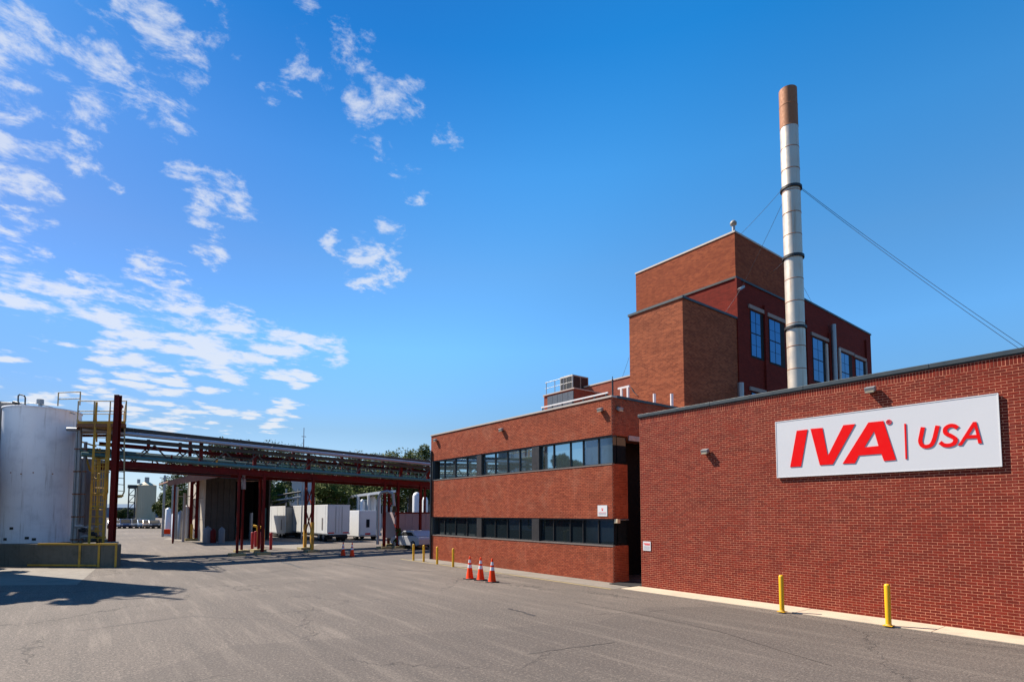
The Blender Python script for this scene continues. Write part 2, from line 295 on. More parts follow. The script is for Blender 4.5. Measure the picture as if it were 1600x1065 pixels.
# ---------------------------------------------------------------- mesh builder
class MB:
    def __init__(s): s.v = []; s.f = []; s.sm = []
    def box(s, x0, x1, y0, y1, z0, z1, skip=()):
        return s.obox(Vector(((x0+x1)/2, (y0+y1)/2, (z0+z1)/2)), Vector((1,0,0)), Vector((0,1,0)), Vector((0,0,1)),
                      abs(x1-x0)/2, abs(y1-y0)/2, abs(z1-z0)/2, skip)
    def obox(s, c, ax, ay, az, a, b, d, skip=()):
        i = len(s.v)
        for sx in (-1, 1):
            for sy in (-1, 1):
                for sz in (-1, 1): s.v.append(tuple(c + ax*sx*a + ay*sy*b + az*sz*d))
        fs = {'-x': (0,1,3,2), '+x': (4,6,7,5), '-y': (0,4,5,1), '+y': (2,3,7,6), '-z': (0,2,6,4), '+z': (1,5,7,3)}
        for k, f in fs.items():
            if k not in skip: s.f.append(tuple(i+j for j in f)); s.sm.append(False)
        return s
    def bar(s, p, q, w, h=None):              # square bar between two points
        p = Vector(p); q = Vector(q); d = q - p; L = d.length; d.normalize()
        u = Vector((0,0,1)) if abs(d.z) < 0.95 else Vector((0,1,0))
        a = d.cross(u).normalized(); b = a.cross(d).normalized()
        return s.obox((p+q)/2, d, a, b, L/2, w/2, (h or w)/2)
    def tube(s, p, q, r, n=10, r2=None, caps=True):
        p = Vector(p); q = Vector(q); d = (q-p).normalized()
        u = Vector((0,0,1)) if abs(d.z) < 0.95 else Vector((0,1,0))
        a = d.cross(u).normalized(); b = a.cross(d).normalized(); r2 = r if r2 is None else r2
        i = len(s.v)
        for (c, rr) in ((p, r), (q, r2)):
            for k in range(n):
                t = 2*math.pi*k/n; s.v.append(tuple(c + a*rr*math.cos(t) + b*rr*math.sin(t)))
        for k in range(n):
            k2 = (k+1) % n; s.f.append((i+k, i+n+k, i+n+k2, i+k2)); s.sm.append(True)
        if caps:
            j = len(s.v); s.v += s.v[i:i+2*n]
            s.f.append(tuple(j+k for k in range(n))); s.sm.append(False)
            s.f.append(tuple(j+n+k for k in reversed(range(n)))); s.sm.append(False)
        return s
    def path(s, pts, r, n=8):
        for a, b in zip(pts[:-1], pts[1:]): s.tube(a, b, r, n)
        return s
    def lathe(s, c, prof, n=32, smooth=True, cap=True):   # prof: (radius, z) list, z axis
        i = len(s.v); c = Vector(c)
        for (r, z) in prof:
            for k in range(n):
                t = 2*math.pi*k/n; s.v.append((c.x + r*math.cos(t), c.y + r*math.sin(t), c.z + z))
        for j in range(len(prof)-1):
            for k in range(n):
                k2 = (k+1) % n
                s.f.append((i+j*n+k, i+j*n+k2, i+(j+1)*n+k2, i+(j+1)*n+k)); s.sm.append(smooth)
        if cap and prof[0][0] > 1e-6:
            j = len(s.v); s.v += s.v[i:i+n]; s.f.append(tuple(j+k for k in reversed(range(n)))); s.sm.append(False)
        if cap and prof[-1][0] > 1e-6:
            j = len(s.v); s.v += s.v[i+(len(prof)-1)*n:i+len(prof)*n]; s.f.append(tuple(j+k for k in range(n))); s.sm.append(False)
        return s
    def prism(s, pts, off):                    # polygon in space pushed by a vector
        i = len(s.v); n = len(pts); off = Vector(off)
        for p in pts: s.v.append(tuple(p))
        for p in pts: s.v.append(tuple(Vector(p)+off))
        s.f.append(tuple(range(i, i+n))); s.f.append(tuple(reversed(range(i+n, i+2*n)))); s.sm += [False]*2
        for k in range(n):
            k2 = (k+1) % n; s.f.append((i+k, i+n+k, i+n+k2, i+k2)); s.sm.append(False)
        return s
    def quad(s, a, b, c, d):
        i = len(s.v); s.v += [tuple(a), tuple(b), tuple(c), tuple(d)]; s.f.append((i,i+1,i+2,i+3)); s.sm.append(False); return s

ORIG = {}
def mk(name, mb, m, parent=None, label=None, cat=None, group=None, kind=None, fix=True, bevel=0.0):
    me = bpy.data.meshes.new(name)
    vs = mb.v; loc = None
    if parent is not None:
        inv = ORIG[parent.name].inverted(); vs = [tuple(inv @ Vector(v)) for v in vs]
    elif kind != 'structure' and kind != 'stuff' and vs:
        xs = [v[0] for v in vs]; ys = [v[1] for v in vs]; zs = [v[2] for v in vs]
        loc = Vector(((min(xs)+max(xs))/2, (min(ys)+max(ys))/2, min(zs))); vs = [tuple(Vector(v)-loc) for v in vs]
    me.from_pydata(vs, [], mb.f); me.update()
    me.polygons.foreach_set('use_smooth', mb.sm)
    if fix and len(mb.f) < 30000:
        import bmesh
        bm = bmesh.new(); bm.from_mesh(me); bmesh.ops.recalc_face_normals(bm, faces=bm.faces); bm.to_mesh(me); bm.free()
    me.materials.append(m)
    o = bpy.data.objects.new(name, me); sc.collection.objects.link(o)
    if parent is not None: o.parent = parent; ORIG[o.name] = ORIG[parent.name]
    elif loc is not None: o.location = loc; ORIG[o.name] = Matrix.Translation(loc)
    else: ORIG[o.name] = Matrix.Identity(4)
    if bevel:
        bv = o.modifiers.new('bevel', 'BEVEL'); bv.width = bevel; bv.segments = 2; bv.limit_method = 'ANGLE'
    tag(o, label, cat, group, kind)
    return o
def tag(o, label=None, cat=None, group=None, kind=None):
    if label: o['label'] = label
    if cat: o['category'] = cat
    if group: o['group'] = group
    if kind: o['kind'] = kind
def thing(name, label, cat, loc=(0,0,0), rz=0.0, group=None):
    o = bpy.data.objects.new(name, None); sc.collection.objects.link(o)
    o.location = loc; o.rotation_euler = (0,0,rz); o.empty_display_size = 0.3
    tag(o, label, cat, group); ORIG[o.name] = Matrix.Translation(Vector(loc)) @ Matrix.Rotation(rz, 4, 'Z')
    return o
def copy_tree(o, parent=None):
    c = o.copy(); sc.collection.objects.link(c)
    if parent is not None: c.parent = parent; c.matrix_parent_inverse = o.matrix_parent_inverse
    for ch in [x for x in bpy.data.objects if x.parent == o]: copy_tree(ch, c)
    return c

# ---------------------------------------------------------------- ground
mk('ground', MB().quad((-2500,-1500,0),(2500,-1500,0),(2500,3500,0),(-2500,3500,0)), M_asphalt, kind='structure')
# worn concrete sheets let into the asphalt
a = onZ(0,888); b_ = onZ(150,888); c_ = onZ(120,913); d_ = onZ(-60,908)
mk('concrete_apron', MB().quad((a.x-4,a.y+3,0.004),(b_.x,b_.y,0.004),(c_.x,c_.y,0.004),(d_.x-1,d_.y-1,0.004)), M_conc2, kind='structure')
q = [onZ(640,866), onZ(560,880), onZ(905,915), onZ(960,911)]
mk('office_apron', MB().quad((16.38,29.4,0.004),(15.15,29.4,0.004),(15.15,13.6,0.004),(16.38,13.6,0.004)), M_conc2, kind='structure')
mk('yellow_line', MB().quad((15.05,30,0.008),(14.93,30,0.008),(14.93,13.6,0.008),(15.05,13.6,0.008)), M_yfade, kind='structure')
dock = MB(); P0 = [onZ(240,846), onZ(250,838), onZ(700,858), onZ(700,866)]
dock.quad(*[(p.x,p.y,0.004) for p in (onZ(255,842), onZ(470,858), onZ(500,850), onZ(285,836))])
mk('rack_concrete_strip', dock, M_conc2, kind='structure')

def strip(name, pts, w_, m, z=0.004):
    mb = MB(); P = [onZ(*p) for p in pts]; Q_ = []
    for a_, b_ in zip(P[:-1], P[1:]):
        for k in range(5): t_ = k/5; q_ = a_.lerp(b_, t_); Q_.append(q_ + Vector((random.uniform(-.05,.05), random.uniform(-.05,.05), 0)))
    Q_.append(P[-1])
    for i_ in range(len(Q_)-1):
        d_ = (Q_[i_+1]-Q_[i_]).normalized(); n_ = Vector((-d_.y, d_.x, 0))
        if i_ == 0: L_, R_ = Q_[0]+n_*w_/2, Q_[0]-n_*w_/2
        ww = w_*random.uniform(.6,1.25); L2, R2 = Q_[i_+1]+n_*ww/2, Q_[i_+1]-n_*ww/2
        for v_ in (L_, R_, R2, L2): v_.z = z
        mb.quad(L_, R_, R2, L2); L_, R_ = L2.copy(), R2.copy()
    return mk(name, mb, m, kind='structure')
M_tar = mat('tar_seal', (0.045,0.040,0.036), 0.6, var=0.2, vscale=6)
for pts, w_ in (([(385,872),(430,874),(470,886)], .16), ([(793,950),(815,955),(835,962)], .10), ([(820,1022),(880,1014),(960,1003)], .022), ([(500,873),(600,889),(700,893)], .05),
                ([(900,940),(1000,958),(1120,985),(1300,1040)], .02), ([(120,985),(300,962),(420,968)], .02), ([(250,868),(300,884),(345,893)], .05)):
    strip('tar_seam', pts, w_, M_tar)
M_worn = mat('worn_light_patch', (0.24,0.20,0.165), 0.9, var=0.25, vscale=1.5, dirt=(0.14,0.115,0.098), dirt_amt=0.9)
# pavement of concrete slabs along the sign wall
KX = 15.42
pv = thing('pavement', None, None, (KX, 13.3, 0)); pv['kind'] = 'structure'
mk('kerb_base', MB().box(KX+0.02, 16.29, -8, 13.4, -0.05, 0.012), M_conc2, pv)
y = 13.42; k = 0
while y > -7.5:
    y1 = y - 3.05
    mk('slab', MB().box(KX-0.10+random.uniform(-.004,.004), 16.285, y1+0.012, y, 0.0, 0.030+random.uniform(-.002,.002)), M_conc, pv, bevel=0.006); y = y1

# ---------------------------------------------------------------- sign building
X1, YE, ZT = 16.3, 13.3, 6.22
sb = thing('brick_building', 'single-storey dark red brick building carrying the large white sign', 'building', (X1, YE, 0))
wl = MB(); wl.box(X1, X1+11, -9, YE, 0, ZT)
mk('wall', wl, M_mortar, sb)
# running bond, course 67.7 mm, bricks 194 x 57 mm standing 7 mm proud
CH, BL, JT = 0.0677, 0.2032, 0.0125
def brick_cells(ya, yb, z0, z1):
    out = []; n = int(round((z1-z0)/CH))
    for r in range(n):
        z = z0 + r*CH; off = (BL/2 if r % 2 else 0)
        yy = yb + 0.0 + off
        while yy > ya:
            p1 = min(yb, yy); p0 = max(ya, yy-BL)
            if p1 - p0 > 0.03: out.append((p0+JT/2, p1-JT/2, z+JT/2, z+CH-JT/2))
            yy -= BL
    return out
cells = brick_cells(-8.8, YE, 0.033, 0.033+CH*88)
# biggest in the picture first: the nearest whole bricks in frame
def vis(c):
    yy = (c[0]+c[1])/2; zz = (c[2]+c[3])/2
    v = X1*SA + yy*CA; u = X1*CA - yy*SA
    x = 800 + F*u/v
    return x < 1585 and not (3.0 < yy < 3.5 and 3.6 < zz < 5.6) and c[1]-c[0] > 0.17
order = sorted([c for c in cells if vis(c)], key=lambda c: (c[0]**2 + X1**2 + ((c[2]+c[3])/2-H)**2))
single = set(order[:296])
bu = MB(); bw = BL-JT; bh = CH-JT
bu.box(-0.003, 0.02, -bw/2, bw/2, 0, bh, skip=('+x',))
first = None
st = MB()
for c in cells:
    if c in single:
        yc = (c[0]+c[1])/2
        if first is None:
            me = bpy.data.meshes.new('brick'); me.from_pydata(bu.v, [], bu.f); me.materials.append(M_brick1); first = me
        o = bpy.data.objects.new('brick', first); sc.collection.objects.link(o); o.parent = sb
        o.location = (random.uniform(-.001,.001), yc-YE, c[2]); o.rotation_euler = (random.uniform(-.006,.006), 0, random.uniform(-.004,.004))
    else:
        j = random.uniform(-.0012,.0012)
        st.box(X1-0.003+j, X1+0.01, c[0], c[1], c[2], c[3], skip=('+x',))
zs = 0.033+CH*88
yy = YE
while yy > -8.8:
    j = random.uniform(-.002,.002)
    st.box(X1-0.003+j, X1+0.01, yy-0.0677+JT/2, yy-JT/2, zs+JT/2, zs+0.203-JT, skip=('+x',)); yy -= 0.0677
mk('brick_field', st, M_brick, sb, kind='stuff')
yy = YE+0.04
while yy > -9:
    mk('coping', MB().box(X1-0.05+random.uniform(-.002,.002), X1+0.35, max(-9,yy-3.0)+0.006, yy, ZT+random.uniform(-.003,.003), ZT+0.11), M_coping, sb, bevel=0.008); yy -= 3.0
mk('flashing', MB().box(X1-0.012, X1+0.02, -9, YE+0.01, ZT-0.03, ZT-0.004), M_dark, sb)
mk('roof', MB().box(X1+0.35, X1+10.9, -8.9, YE-0.1, ZT-0.2, ZT+0.02), M_dark, sb)

# ---------------------------------------------------------------- the sign
SX = 16.235
sg = thing('wall_sign', 'large white rectangular sign with raised red letters on the dark brick wall', 'sign', (16.2, 5.6, 3.7))
mk('board', MB().box(SX, SX+0.035, 3.08, 8.17, 3.73, 5.39), M_signw, sg, bevel=0.006)
mk('board_back', MB().box(SX+0.035, 16.294, 3.10, 8.15, 3.75, 5.37), M_black, sg)
rim = MB()
rim.box(SX-0.008, SX-0.001, 3.08, 3.10, 3.73, 5.39).box(SX-0.008, SX-0.001, 8.15, 8.17, 3.73, 5.39)
rim.box(SX-0.008, SX-0.001, 3.10, 8.15, 3.73, 3.75).box(SX-0.008, SX-0.001, 3.10, 8.15, 5.37, 5.39)
mk('trim', rim, M_white, sg)
def sp(x, y, r=0):    # zoomed sketch coordinates on the two halves of the sign
    ox = 1200 if r == 0 else 1390
    p = onX(ox + x/6.655, 600 + y/6.655, SX-0.002); p.x = SX-0.002; return p
TH = (-0.014, 0, 0)
mk('letter', MB().prism([sp(300,483), sp(412,470), sp(345,853), sp(232,860)], TH), M_red, sg)
mk('letter', MB().prism([sp(443,464), sp(567,453), sp(614,700), sp(622,743), sp(640,712), sp(785,425), sp(907,413), sp(675,832), sp(540,839)], TH), M_red, sg)
al = MB()
A_out = [sp(777,825), sp(1045,397), sp(1200,381), sp(68,785,1), sp(1207,797), sp(1180,722), sp(945,740), sp(905,821)]
hole = [sp(1105,487), sp(1150,640), sp(1003,655)]
tl, tr, rb, rl, cr_, cl_, lf, lo = A_out[1], A_out[2], A_out[3], A_out[4], A_out[5], A_out[6], A_out[7], A_out[0]
al.prism([lo, tl, hole[0], hole[2], cl_, lf], TH)
al.prism([tl, tr, hole[0]], TH)
al.prism([tr, rb, rl, cr_, hole[1], hole[0]], TH)
al.prism([cl_, hole[2], hole[1], cr_], TH)
mk('letter', al, M_red, sg)
b0, b1 = sp(153,410,1), sp(171,410,1); b2, b3 = sp(184,775,1), sp(166,777,1)
mk('divider_bar', MB().prism([b0,b1,b2,b3], TH), M_red, sg)
def smooth(pts, n=8):
    out = []; P = [2*pts[0]-pts[1]] + pts + [2*pts[-1]-pts[-2]]
    for i in range(1, len(P)-2):
        for k in range(n):
            t = k/n; p0,p1,p2,p3 = P[i-1:i+3]
            out.append(0.5*((2*p1)+(p2-p0)*t+(2*p0-5*p1+4*p2-p3)*t*t+(3*p1-p0-3*p2+p3)*t**3))
    out.append(pts[-1]); return out
def ribbon(mb, pts, w):
    off = Vector(TH); L = []; Rr = []
    for i, p in enumerate(pts):
        d = (pts[min(i+1,len(pts)-1)] - pts[max(i-1,0)]).normalized(); n = Vector((0, -d.z, d.y))
        L.append(p+n*w/2); Rr.append(p-n*w/2)
    i0 = len(mb.v); n = len(pts)
    for a_ in (L, Rr, [p+off for p in L], [p+off for p in Rr]): mb.v += [tuple(p) for p in a_]
    for k in range(n-1):
        for (a_, b_) in ((0,1),(1,3),(3,2),(2,0)):
            mb.f.append((i0+a_*n+k, i0+a_*n+k+1, i0+b_*n+k+1, i0+b_*n+k)); mb.sm.append(False)
    mb.f.append((i0, i0+n, i0+3*n, i0+2*n)); mb.f.append((i0+n-1, i0+3*n-1-n+n-n*0 if False else i0+2*n-1, i0+4*n-1, i0+3*n-1)); mb.sm += [False, False]
W = 0.088
u_ = [sp(x,y,1) for x,y in [(347,446),(332,520),(320,590),(340,635),(385,647),(435,628),(465,570),(483,500),(500,430)]]
s_ = [sp(x,y,1) for x,y in [(708,455),(672,433),(625,432),(582,462),(585,508),(640,537),(684,570),(672,612),(620,634),(565,630),(525,603)]]
mb = MB(); ribbon(mb, smooth(u_), W); mk('letter', mb, M_red, sg)
mb = MB(); ribbon(mb, smooth(s_), W); mk('letter', mb, M_red, sg)
mb = MB(); q1_, q2_, q3_, q4_ = sp(868,392,1), sp(902,390,1), sp(882,440,1), sp(712,636,1)
e1, e2, e3, e4 = sp(752,634,1), sp(798,566,1), sp(822,530,1), sp(904,525,1)
f1, f2, f3 = sp(912,560,1), sp(922,614,1), sp(962,612,1)
mb.prism([q4_, q1_, q3_, e3, e2, e1], TH); mb.prism([q1_, q2_, q3_], TH); mb.prism([q2_, f3, f2, f1, e4, q3_], TH)
mb.prism([e2, e3, e4, f1], TH); mk('letter', mb, M_red, sg)
# registered mark
rm = MB(); cpt = sp(1257,393); r_ = 0.055
ring = [cpt + Vector((0, math.cos(t)*r_, math.sin(t)*r_)) for t in [2*math.pi*k/16 for k in range(17)]]
ribbon(rm, ring, 0.016)
ribbon(rm, [cpt+Vector((0,.016,-.03)), cpt+Vector((0,.016,.03))], 0.013)
ribbon(rm, smooth([cpt+Vector((0,.016,.026)), cpt+Vector((0,-.012,.022)), cpt+Vector((0,-.014,.006)), cpt+Vector((0,.016,.0))],4), 0.012)
ribbon(rm, [cpt+Vector((0,.0,.0)), cpt+Vector((0,-.02,-.03))], 0.013)
mk('registered_mark', rm, M_red, sg)

# ---------------------------------------------------------------- office building
X2, YA, YB, ZO = 16.4, 14.75, 29.0, 7.25
ob = thing('office_building', 'two-storey orange-brown brick office with two dark ribbon windows', 'building', (X2, YA, 0))
bands = [(0.0, 1.42), (2.47, 4.62), (5.76, ZO)]
wins = [(1.42, 2.47), (4.62, 5.76)]
for (z0, z1) in bands:
    if z1 > 7: mk('wall', MB().box(X2+0.007, X2+14, YA+0.007, YB-0.007, z0, z1), M_omortar, ob)
    else:
        mk('wall', MB().box(X2+0.007, X2+0.9, YA+0.007, YB-0.007, z0, z1), M_omortar, ob)
        mk('inner_wall', MB().box(X2+0.902, X2+14, YA+1.6, YB-0.007, z0, z1), M_omortar, ob)
ost = MB()
for (z0, z1) in bands:
    n = round((z1-z0)/CH); s = (z1-z0)/n
    for r in range(n):
        z = z0 + r*s; off = BL/2 if r % 2 else 0
        yy = YB + off
        while yy > YA:
            p1 = min(YB, yy); p0 = max(YA, yy-BL)
            if p1-p0 > 0.03:
                j = random.uniform(-.002,.002)
                ost.box(X2-0.001+j, X2+0.02, p0+JT/2, p1-JT/2, z+JT/2, z+s-JT/2, skip=('+x',))
            yy -= BL
        xx = X2 + off*0.99
        while xx < (X2+0.9 if z1 < 5 else X2+9):
            q0 = max(xx, X2+0.022); q1 = min(xx+BL, X2+0.905 if z1 < 5 else X2+9)
            if q1-q0 > 0.03: ost.box(q0+JT/2, q1-JT/2, YA-0.001, YA+0.02, z+JT/2, z+s-JT/2, skip=('+y',))
            xx += BL
mk('brick_field', ost, M_obrick, ob, kind='stuff')
cm = MB().box(X2-0.04, X2+0.3, YA-0.04, YB+0.04, ZO, ZO+0.07)
mk('front_coping', cm, M_pale, ob)
mk('side_coping', MB().box(X2+0.3, X2+9, YA-0.04, YA+0.26, ZO, ZO+0.10), M_coping, ob)
mk('roof', MB().box(X2+0.3, X2+13.9, YA+0.3, YB-0.1, ZO-0.3, ZO-0.02), M_dark, ob)
# ribbon windows: measured mullions from the photo
def yx(px, py): return onX(px, py, X2).y
groups = [((684,744),(707,716), [692,709,727]), ((752,830),(709,700), [771,790,809]), ((842,957),(690,682), [862,888,908,932])]
for wi, (z0, z1) in enumerate(wins):
    G = M_glass if wi else M_glassl
    wnd = mk('window_band', MB().box(X2+0.30, X2+0.34, YA+0.05, YB-0.05, z0-0.0, z1+0.0), M_black, ob)
    hd = MB().box(X2+0.03, X2+0.30, YA+0.02, YB-0.02, z1-0.06, z1-0.003).box(X2+0.10, X2+0.30, YA+0.1, YB-0.1, z0+0.003, z0+0.05)
    mk('frame', hd, M_frame, wnd)
    mk('sill', MB().box(X2-0.02, X2+0.12, YA-0.015, YB, z0-0.035, z0+0.012), M_sill, wnd)
    py = 705 if wi else 825
    edges = []
    for (xa, xb), _, mul in groups:
        ys_ = [yx(xa,py)] + [yx(m_,py) for m_ in mul] + [yx(xb,py) if xb < 950 else YA+0.04]
        for k in range(len(ys_)-1):
            gy1, gy0 = ys_[k]-0.013, ys_[k+1]+0.013
            tilt = random.uniform(-.003,.003); pb = MB()
            pb.obox(Vector((X2+0.165,(gy0+gy1)/2,(z0+z1)/2)), Vector((math.cos(tilt),math.sin(tilt),0)), Vector((-math.sin(tilt),math.cos(tilt),0)), Vector((0,0,1)), 0.008, (gy1-gy0)/2, (z1-z0)/2-0.045)
            mk('pane', pb, G, wnd)
        for k in range(1, len(ys_)-1):
            mk('mullion', MB().box(X2+0.10, X2+0.19, ys_[k]-0.014, ys_[k]+0.014, z0+0.05, z1-0.06), M_frame, wnd)
    for (pa, pb2) in ((744,752),(830,842)):
        mk('pillar', MB().box(X2+0.02, X2+0.33, yx(pb2,py)+0.02, yx(pa,py)-0.02, z0, z1-0.002), M_frame, ob)
    mk('pillar', MB().box(X2+0.02, X2+0.30, YB-0.38, YB-0.02, z0, z1-0.002), M_coping, ob)
    # glass returning round the corner on the dark side
    pz = MB().box(X2+0.10, X2+0.86, YA+0.05, YA+0.065, z0+0.05, z1-0.06)
    mk('pane', pz, M_glassl, wnd)
# gap between the two buildings, its walls coloured black for the shade inside
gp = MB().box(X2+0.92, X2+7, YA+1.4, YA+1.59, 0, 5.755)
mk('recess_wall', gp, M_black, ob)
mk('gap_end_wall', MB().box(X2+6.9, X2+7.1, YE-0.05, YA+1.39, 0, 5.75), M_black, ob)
mk('side_lintel', MB().box(X2+0.95, X2+1.7, YA-0.06, YA-0.01, 5.60, 5.80), M_galv, ob)
dn = mk('downspout', MB().tube((X2-0.06, YB-0.14, 0), (X2-0.06, YB-0.14, 6.35), 0.055, 10), M_frame, ob)
mk('dark_ground_strip', MB().box(16.0, 17.3, 13.46, 14.6, 0.0, 0.035), M_black, ob)  # black strip on the ground across the gap

# ---------------------------------------------------------------- wall lights, notices
def wall_light(name, p, nrm, label, grp):
    t = thing(name, label, 'light', p, 0, grp)
    n = Vector(nrm); s = Vector((-n.y, n.x, 0)); up = Vector((0,0,1)); p = Vector(p)
    mk('bracket', MB().obox(p+n*0.035, n, s, up, 0.035, 0.05, 0.05), M_dark, t)
    hn = (n + up*0.0 - up*0.35).normalized(); hu = s.cross(hn)
    if hu.z < 0: hu = -hu
    mk('housing', MB().obox(p+n*0.085+up*0.03, hn, s, hu, 0.075, 0.12, 0.06), M_galv, t, bevel=0.012)
    mk('lens', MB().obox(p+n*0.115-up*0.045, hn, s, hu, 0.06, 0.10, 0.018), M_amber, t)
WG = 'small floodlights bracketed to the brick walls'
for px, py, lab in ((785,672,'small grey floodlight high on the office wall above the middle ribbon window'),
                    (940,641,'small grey floodlight near the right corner of the office facade'),
                    (682,688,'small floodlight at the left end of the office facade by the downspout')):
    p = onX(px, py, X2-0.02); wall_light('wall_light', (p.x,p.y,p.z), (-1,0,0), lab, WG)
p = onY(966,640,YA-0.02); wall_light('wall_light', (p.x,p.y,p.z), (0,-1,0), 'small floodlight on the shaded side wall of the office', WG)
p = onX(1104,706,X1-0.02); wall_light('wall_light', (p.x,p.y,p.z), (-1,0,0), 'small floodlight on the dark brick wall left of the white sign', WG)
p = onX(1362,610,X1-0.02); wall_light('wall_light', (p.x,p.y,p.z), (-1,0,0), 'small floodlight on the dark brick wall just above the white sign', WG)
def notice(px0, py0, px1, py1, X, label, cols):
    a_ = onX(px0,py0,X); b_ = onX(px1,py1,X)
    t = thing('notice_sign', label, 'sign', (X, (a_.y+b_.y)/2, min(a_.z,b_.z)))
    y0, y1, z0, z1 = min(a_.y,b_.y), max(a_.y,b_.y), min(a_.z,b_.z), max(a_.z,b_.z)
    mk('plate', MB().box(X-0.012, X, y0, y1, z0, z1), M_white, t)
    if cols == 0:
        pm = MB(); h = z1-z0; yc = (y0+y1)/2
        pm.box(X-0.015, X-0.012, y0+.05, y1-.05, z0+h*.32, z0+h*.35)
        pm.box(X-0.015, X-0.012, yc-.03, yc+.03, z0+h*.5, z0+h*.62); pm.box(X-0.015, X-0.012, yc-.05, yc+.05, z0+h*.66, z0+h*.72)
        mk('emblem', pm, M_red, t)
        for k in range(2): mk('print_line', MB().box(X-0.015, X-0.012, y0+.05, y1-.05, z0+h*(.16+.08*k), z0+h*(.19+.08*k)), M_print, t)
    else:
        h = z1-z0
        for k in range(2): mk('heading_line', MB().box(X-0.015, X-0.012, y0+.03, y1-.03-.04*k, z0+h*(.72-.12*k), z0+h*(.80-.12*k)), M_red, t)
        for k in range(4): mk('print_line', MB().box(X-0.015, X-0.012, y0+.04, y1-.04, z0+h*(.14+.1*k), z0+h*(.17+.1*k)), M_print, t)
notice(934,789,949,806, X2-0.008, 'white square notice with a small red emblem on the office wall', 0)
notice(1005,845,1017,860, X1-0.010, 'small white notice with red heading at the left edge of the sign wall', 1)
lp = onX(961,816,X2-0.02)
t = thing('door_light', 'pale box light hanging at the dark office corner above the passage', 'light', (16.45, 14.66, 2.35))
mk('housing', MB().box(16.46, 16.62, 14.56, 14.74, 2.30, 2.46), M_amber, t, bevel=0.01)
mk('conduit', MB().tube((16.6,14.65,2.43),(17.2,14.65,2.43),0.02,8), M_galv, t)

# ---------------------------------------------------------------- brown box tower and big red plant building
XB, YBX = 24.0, 16.7
bx = thing('box_tower', 'plain brown brick box tower rising behind the office roof', 'building', (XB, YBX, 6))
mk('wall', MB().box(XB, 29.19, YBX, 20.2, 5.5, 13.68), M_bbrick, bx)
cp = MB(); cp.box(XB-0.06, XB+0.25, YBX-0.06, 20.26, 13.68, 13.80); cp.box(XB+0.25, 29.19, YBX-0.06, YBX+0.2, 13.68, 13.80)
mk('coping', cp, M_coping, bx)
cb = MB(); cb.path([onX(986,605,XB-0.03), onX(990,612,XB-0.05), onX(996,618,XB-0.03)], 0.02, 6)
mk('hanging_cable', cb, M_cable, bx)
XG, YG = 29.2, 16.75
pb = thing('plant_building', 'tall plant building with brown brick top over dark red painted walls and tall windows', 'building', (XG, YG, 6))
p = onY(1260,472,YG); zlow1 = p.z; p2 = onY(1360,524,YG); zlow2 = p2.z; XR = p2.x
pt = onY(1232,410,YG); XS = pt.x
zband_r = onY(1152,436,YG).z; zband_l = onX(1068,463,XG).z
ZTW = 18.8
mk('red_wall', MB().box(XG, XS, YG, 23.9, 5, zband_r), M_rpaint, pb, label='dark red painted lower wall')
mk('brown_wall', MB().box(XG-0.03, XS+0.03, YG-0.03, 23.93, zband_r+0.12, ZTW), M_tbrick, pb, label='brown brick top storey')
mk('band_course', MB().box(XG-0.06, XS+0.06, YG-0.06, 23.96, zband_r, zband_r+0.12), M_dark, pb)
mk('coping', MB().box(XG-0.07, XS+0.1, YG-0.07, 23.97, ZTW, ZTW+0.10), M_pale, pb)
wg = MB(); wg.prism([(XS+0.02,YG,5),(XR,YG,5),(XR,YG,zlow2),(XS+0.02,YG,zlow1+0.1)], (0,7.1,0))
mk('wing_wall', wg, M_rpaint, pb, label='lower red painted wing')
wc = MB(); wc.prism([(XS+0.11,YG-0.05,zlow1+0.1),(XR+0.05,YG-0.05,zlow2),(XR+0.05,YG-0.05,zlow2+0.12),(XS+0.11,YG-0.05,zlow1+0.22)], (0,7.2,0))
mk('wing_coping', wc, M_coping, pb)
# pilasters
def pil(px, w=0.35, top=None):
    p = onY(px, 560, YG); z1 = (top if top else zband_r-0.9)
    mk('pilaster', MB().box(p.x-w/2, p.x+w/2, YG-0.12, YG-0.002, 5, z1), M_rpaint, pb)
pil(1154.5, 0.45, zband_r-0.02); pil(1196,0.3); 
pil(1262,0.5,zlow1-1.3); pil(1296,0.35,zlow1-1.5); pil(1354,0.5,zlow2-0.6)
def bigwin(xl, xr, ytl, yb, ncols=2, side=None):
    p0 = onY(xl, ytl, YG); p1 = onY(xr, ytl, YG); z1 = p0.z; z0 = onY(xl, yb, YG).z
    wn = mk('window', MB().box(p0.x-0.05, p1.x+0.05, YG-0.012, YG-0.004, z0-0.05, z1+0.02), M_black, pb)
    mk('lintel', MB().box(p0.x-0.25, p1.x+0.3, YG-0.10, YG-0.0125, z1+0.06, z1+0.28), M_stone, wn)
    wdt = (p1.x-p0.x)*0.66/ncols
    rows = 4; hh = (z1-z0-0.1)/rows
    for c in range(ncols):
        for r in range(rows):
            x0 = p0.x+0.02+c*(wdt+0.06)
            mk('pane', MB().box(x0, x0+wdt, YG-0.030, YG-0.018, z0+0.05+r*hh+(0.06 if r==2 else 0.012), z0+0.05+(r+1)*hh-0.012), M_glassb, wn)
    return wn
bigwin(1172,1192,484,556); bigwin(1201,1224,497,566); bigwin(1269,1290,526,594); bigwin(1312,1330,549,612); bigwin(1336,1352,560,615)
bigwin(1174,1194,612,640)
# pale jamb strips on the far windows
for px in (1291, 1311, 1353):
    p = onY(px, 570, YG); mk('jamb', MB().box(p.x-0.14, p.x+0.14, YG-0.11, YG-0.013, 8, onY(px,538 if px==1291 else (545 if px==1311 else 566),YG).z), M_pale, pb)
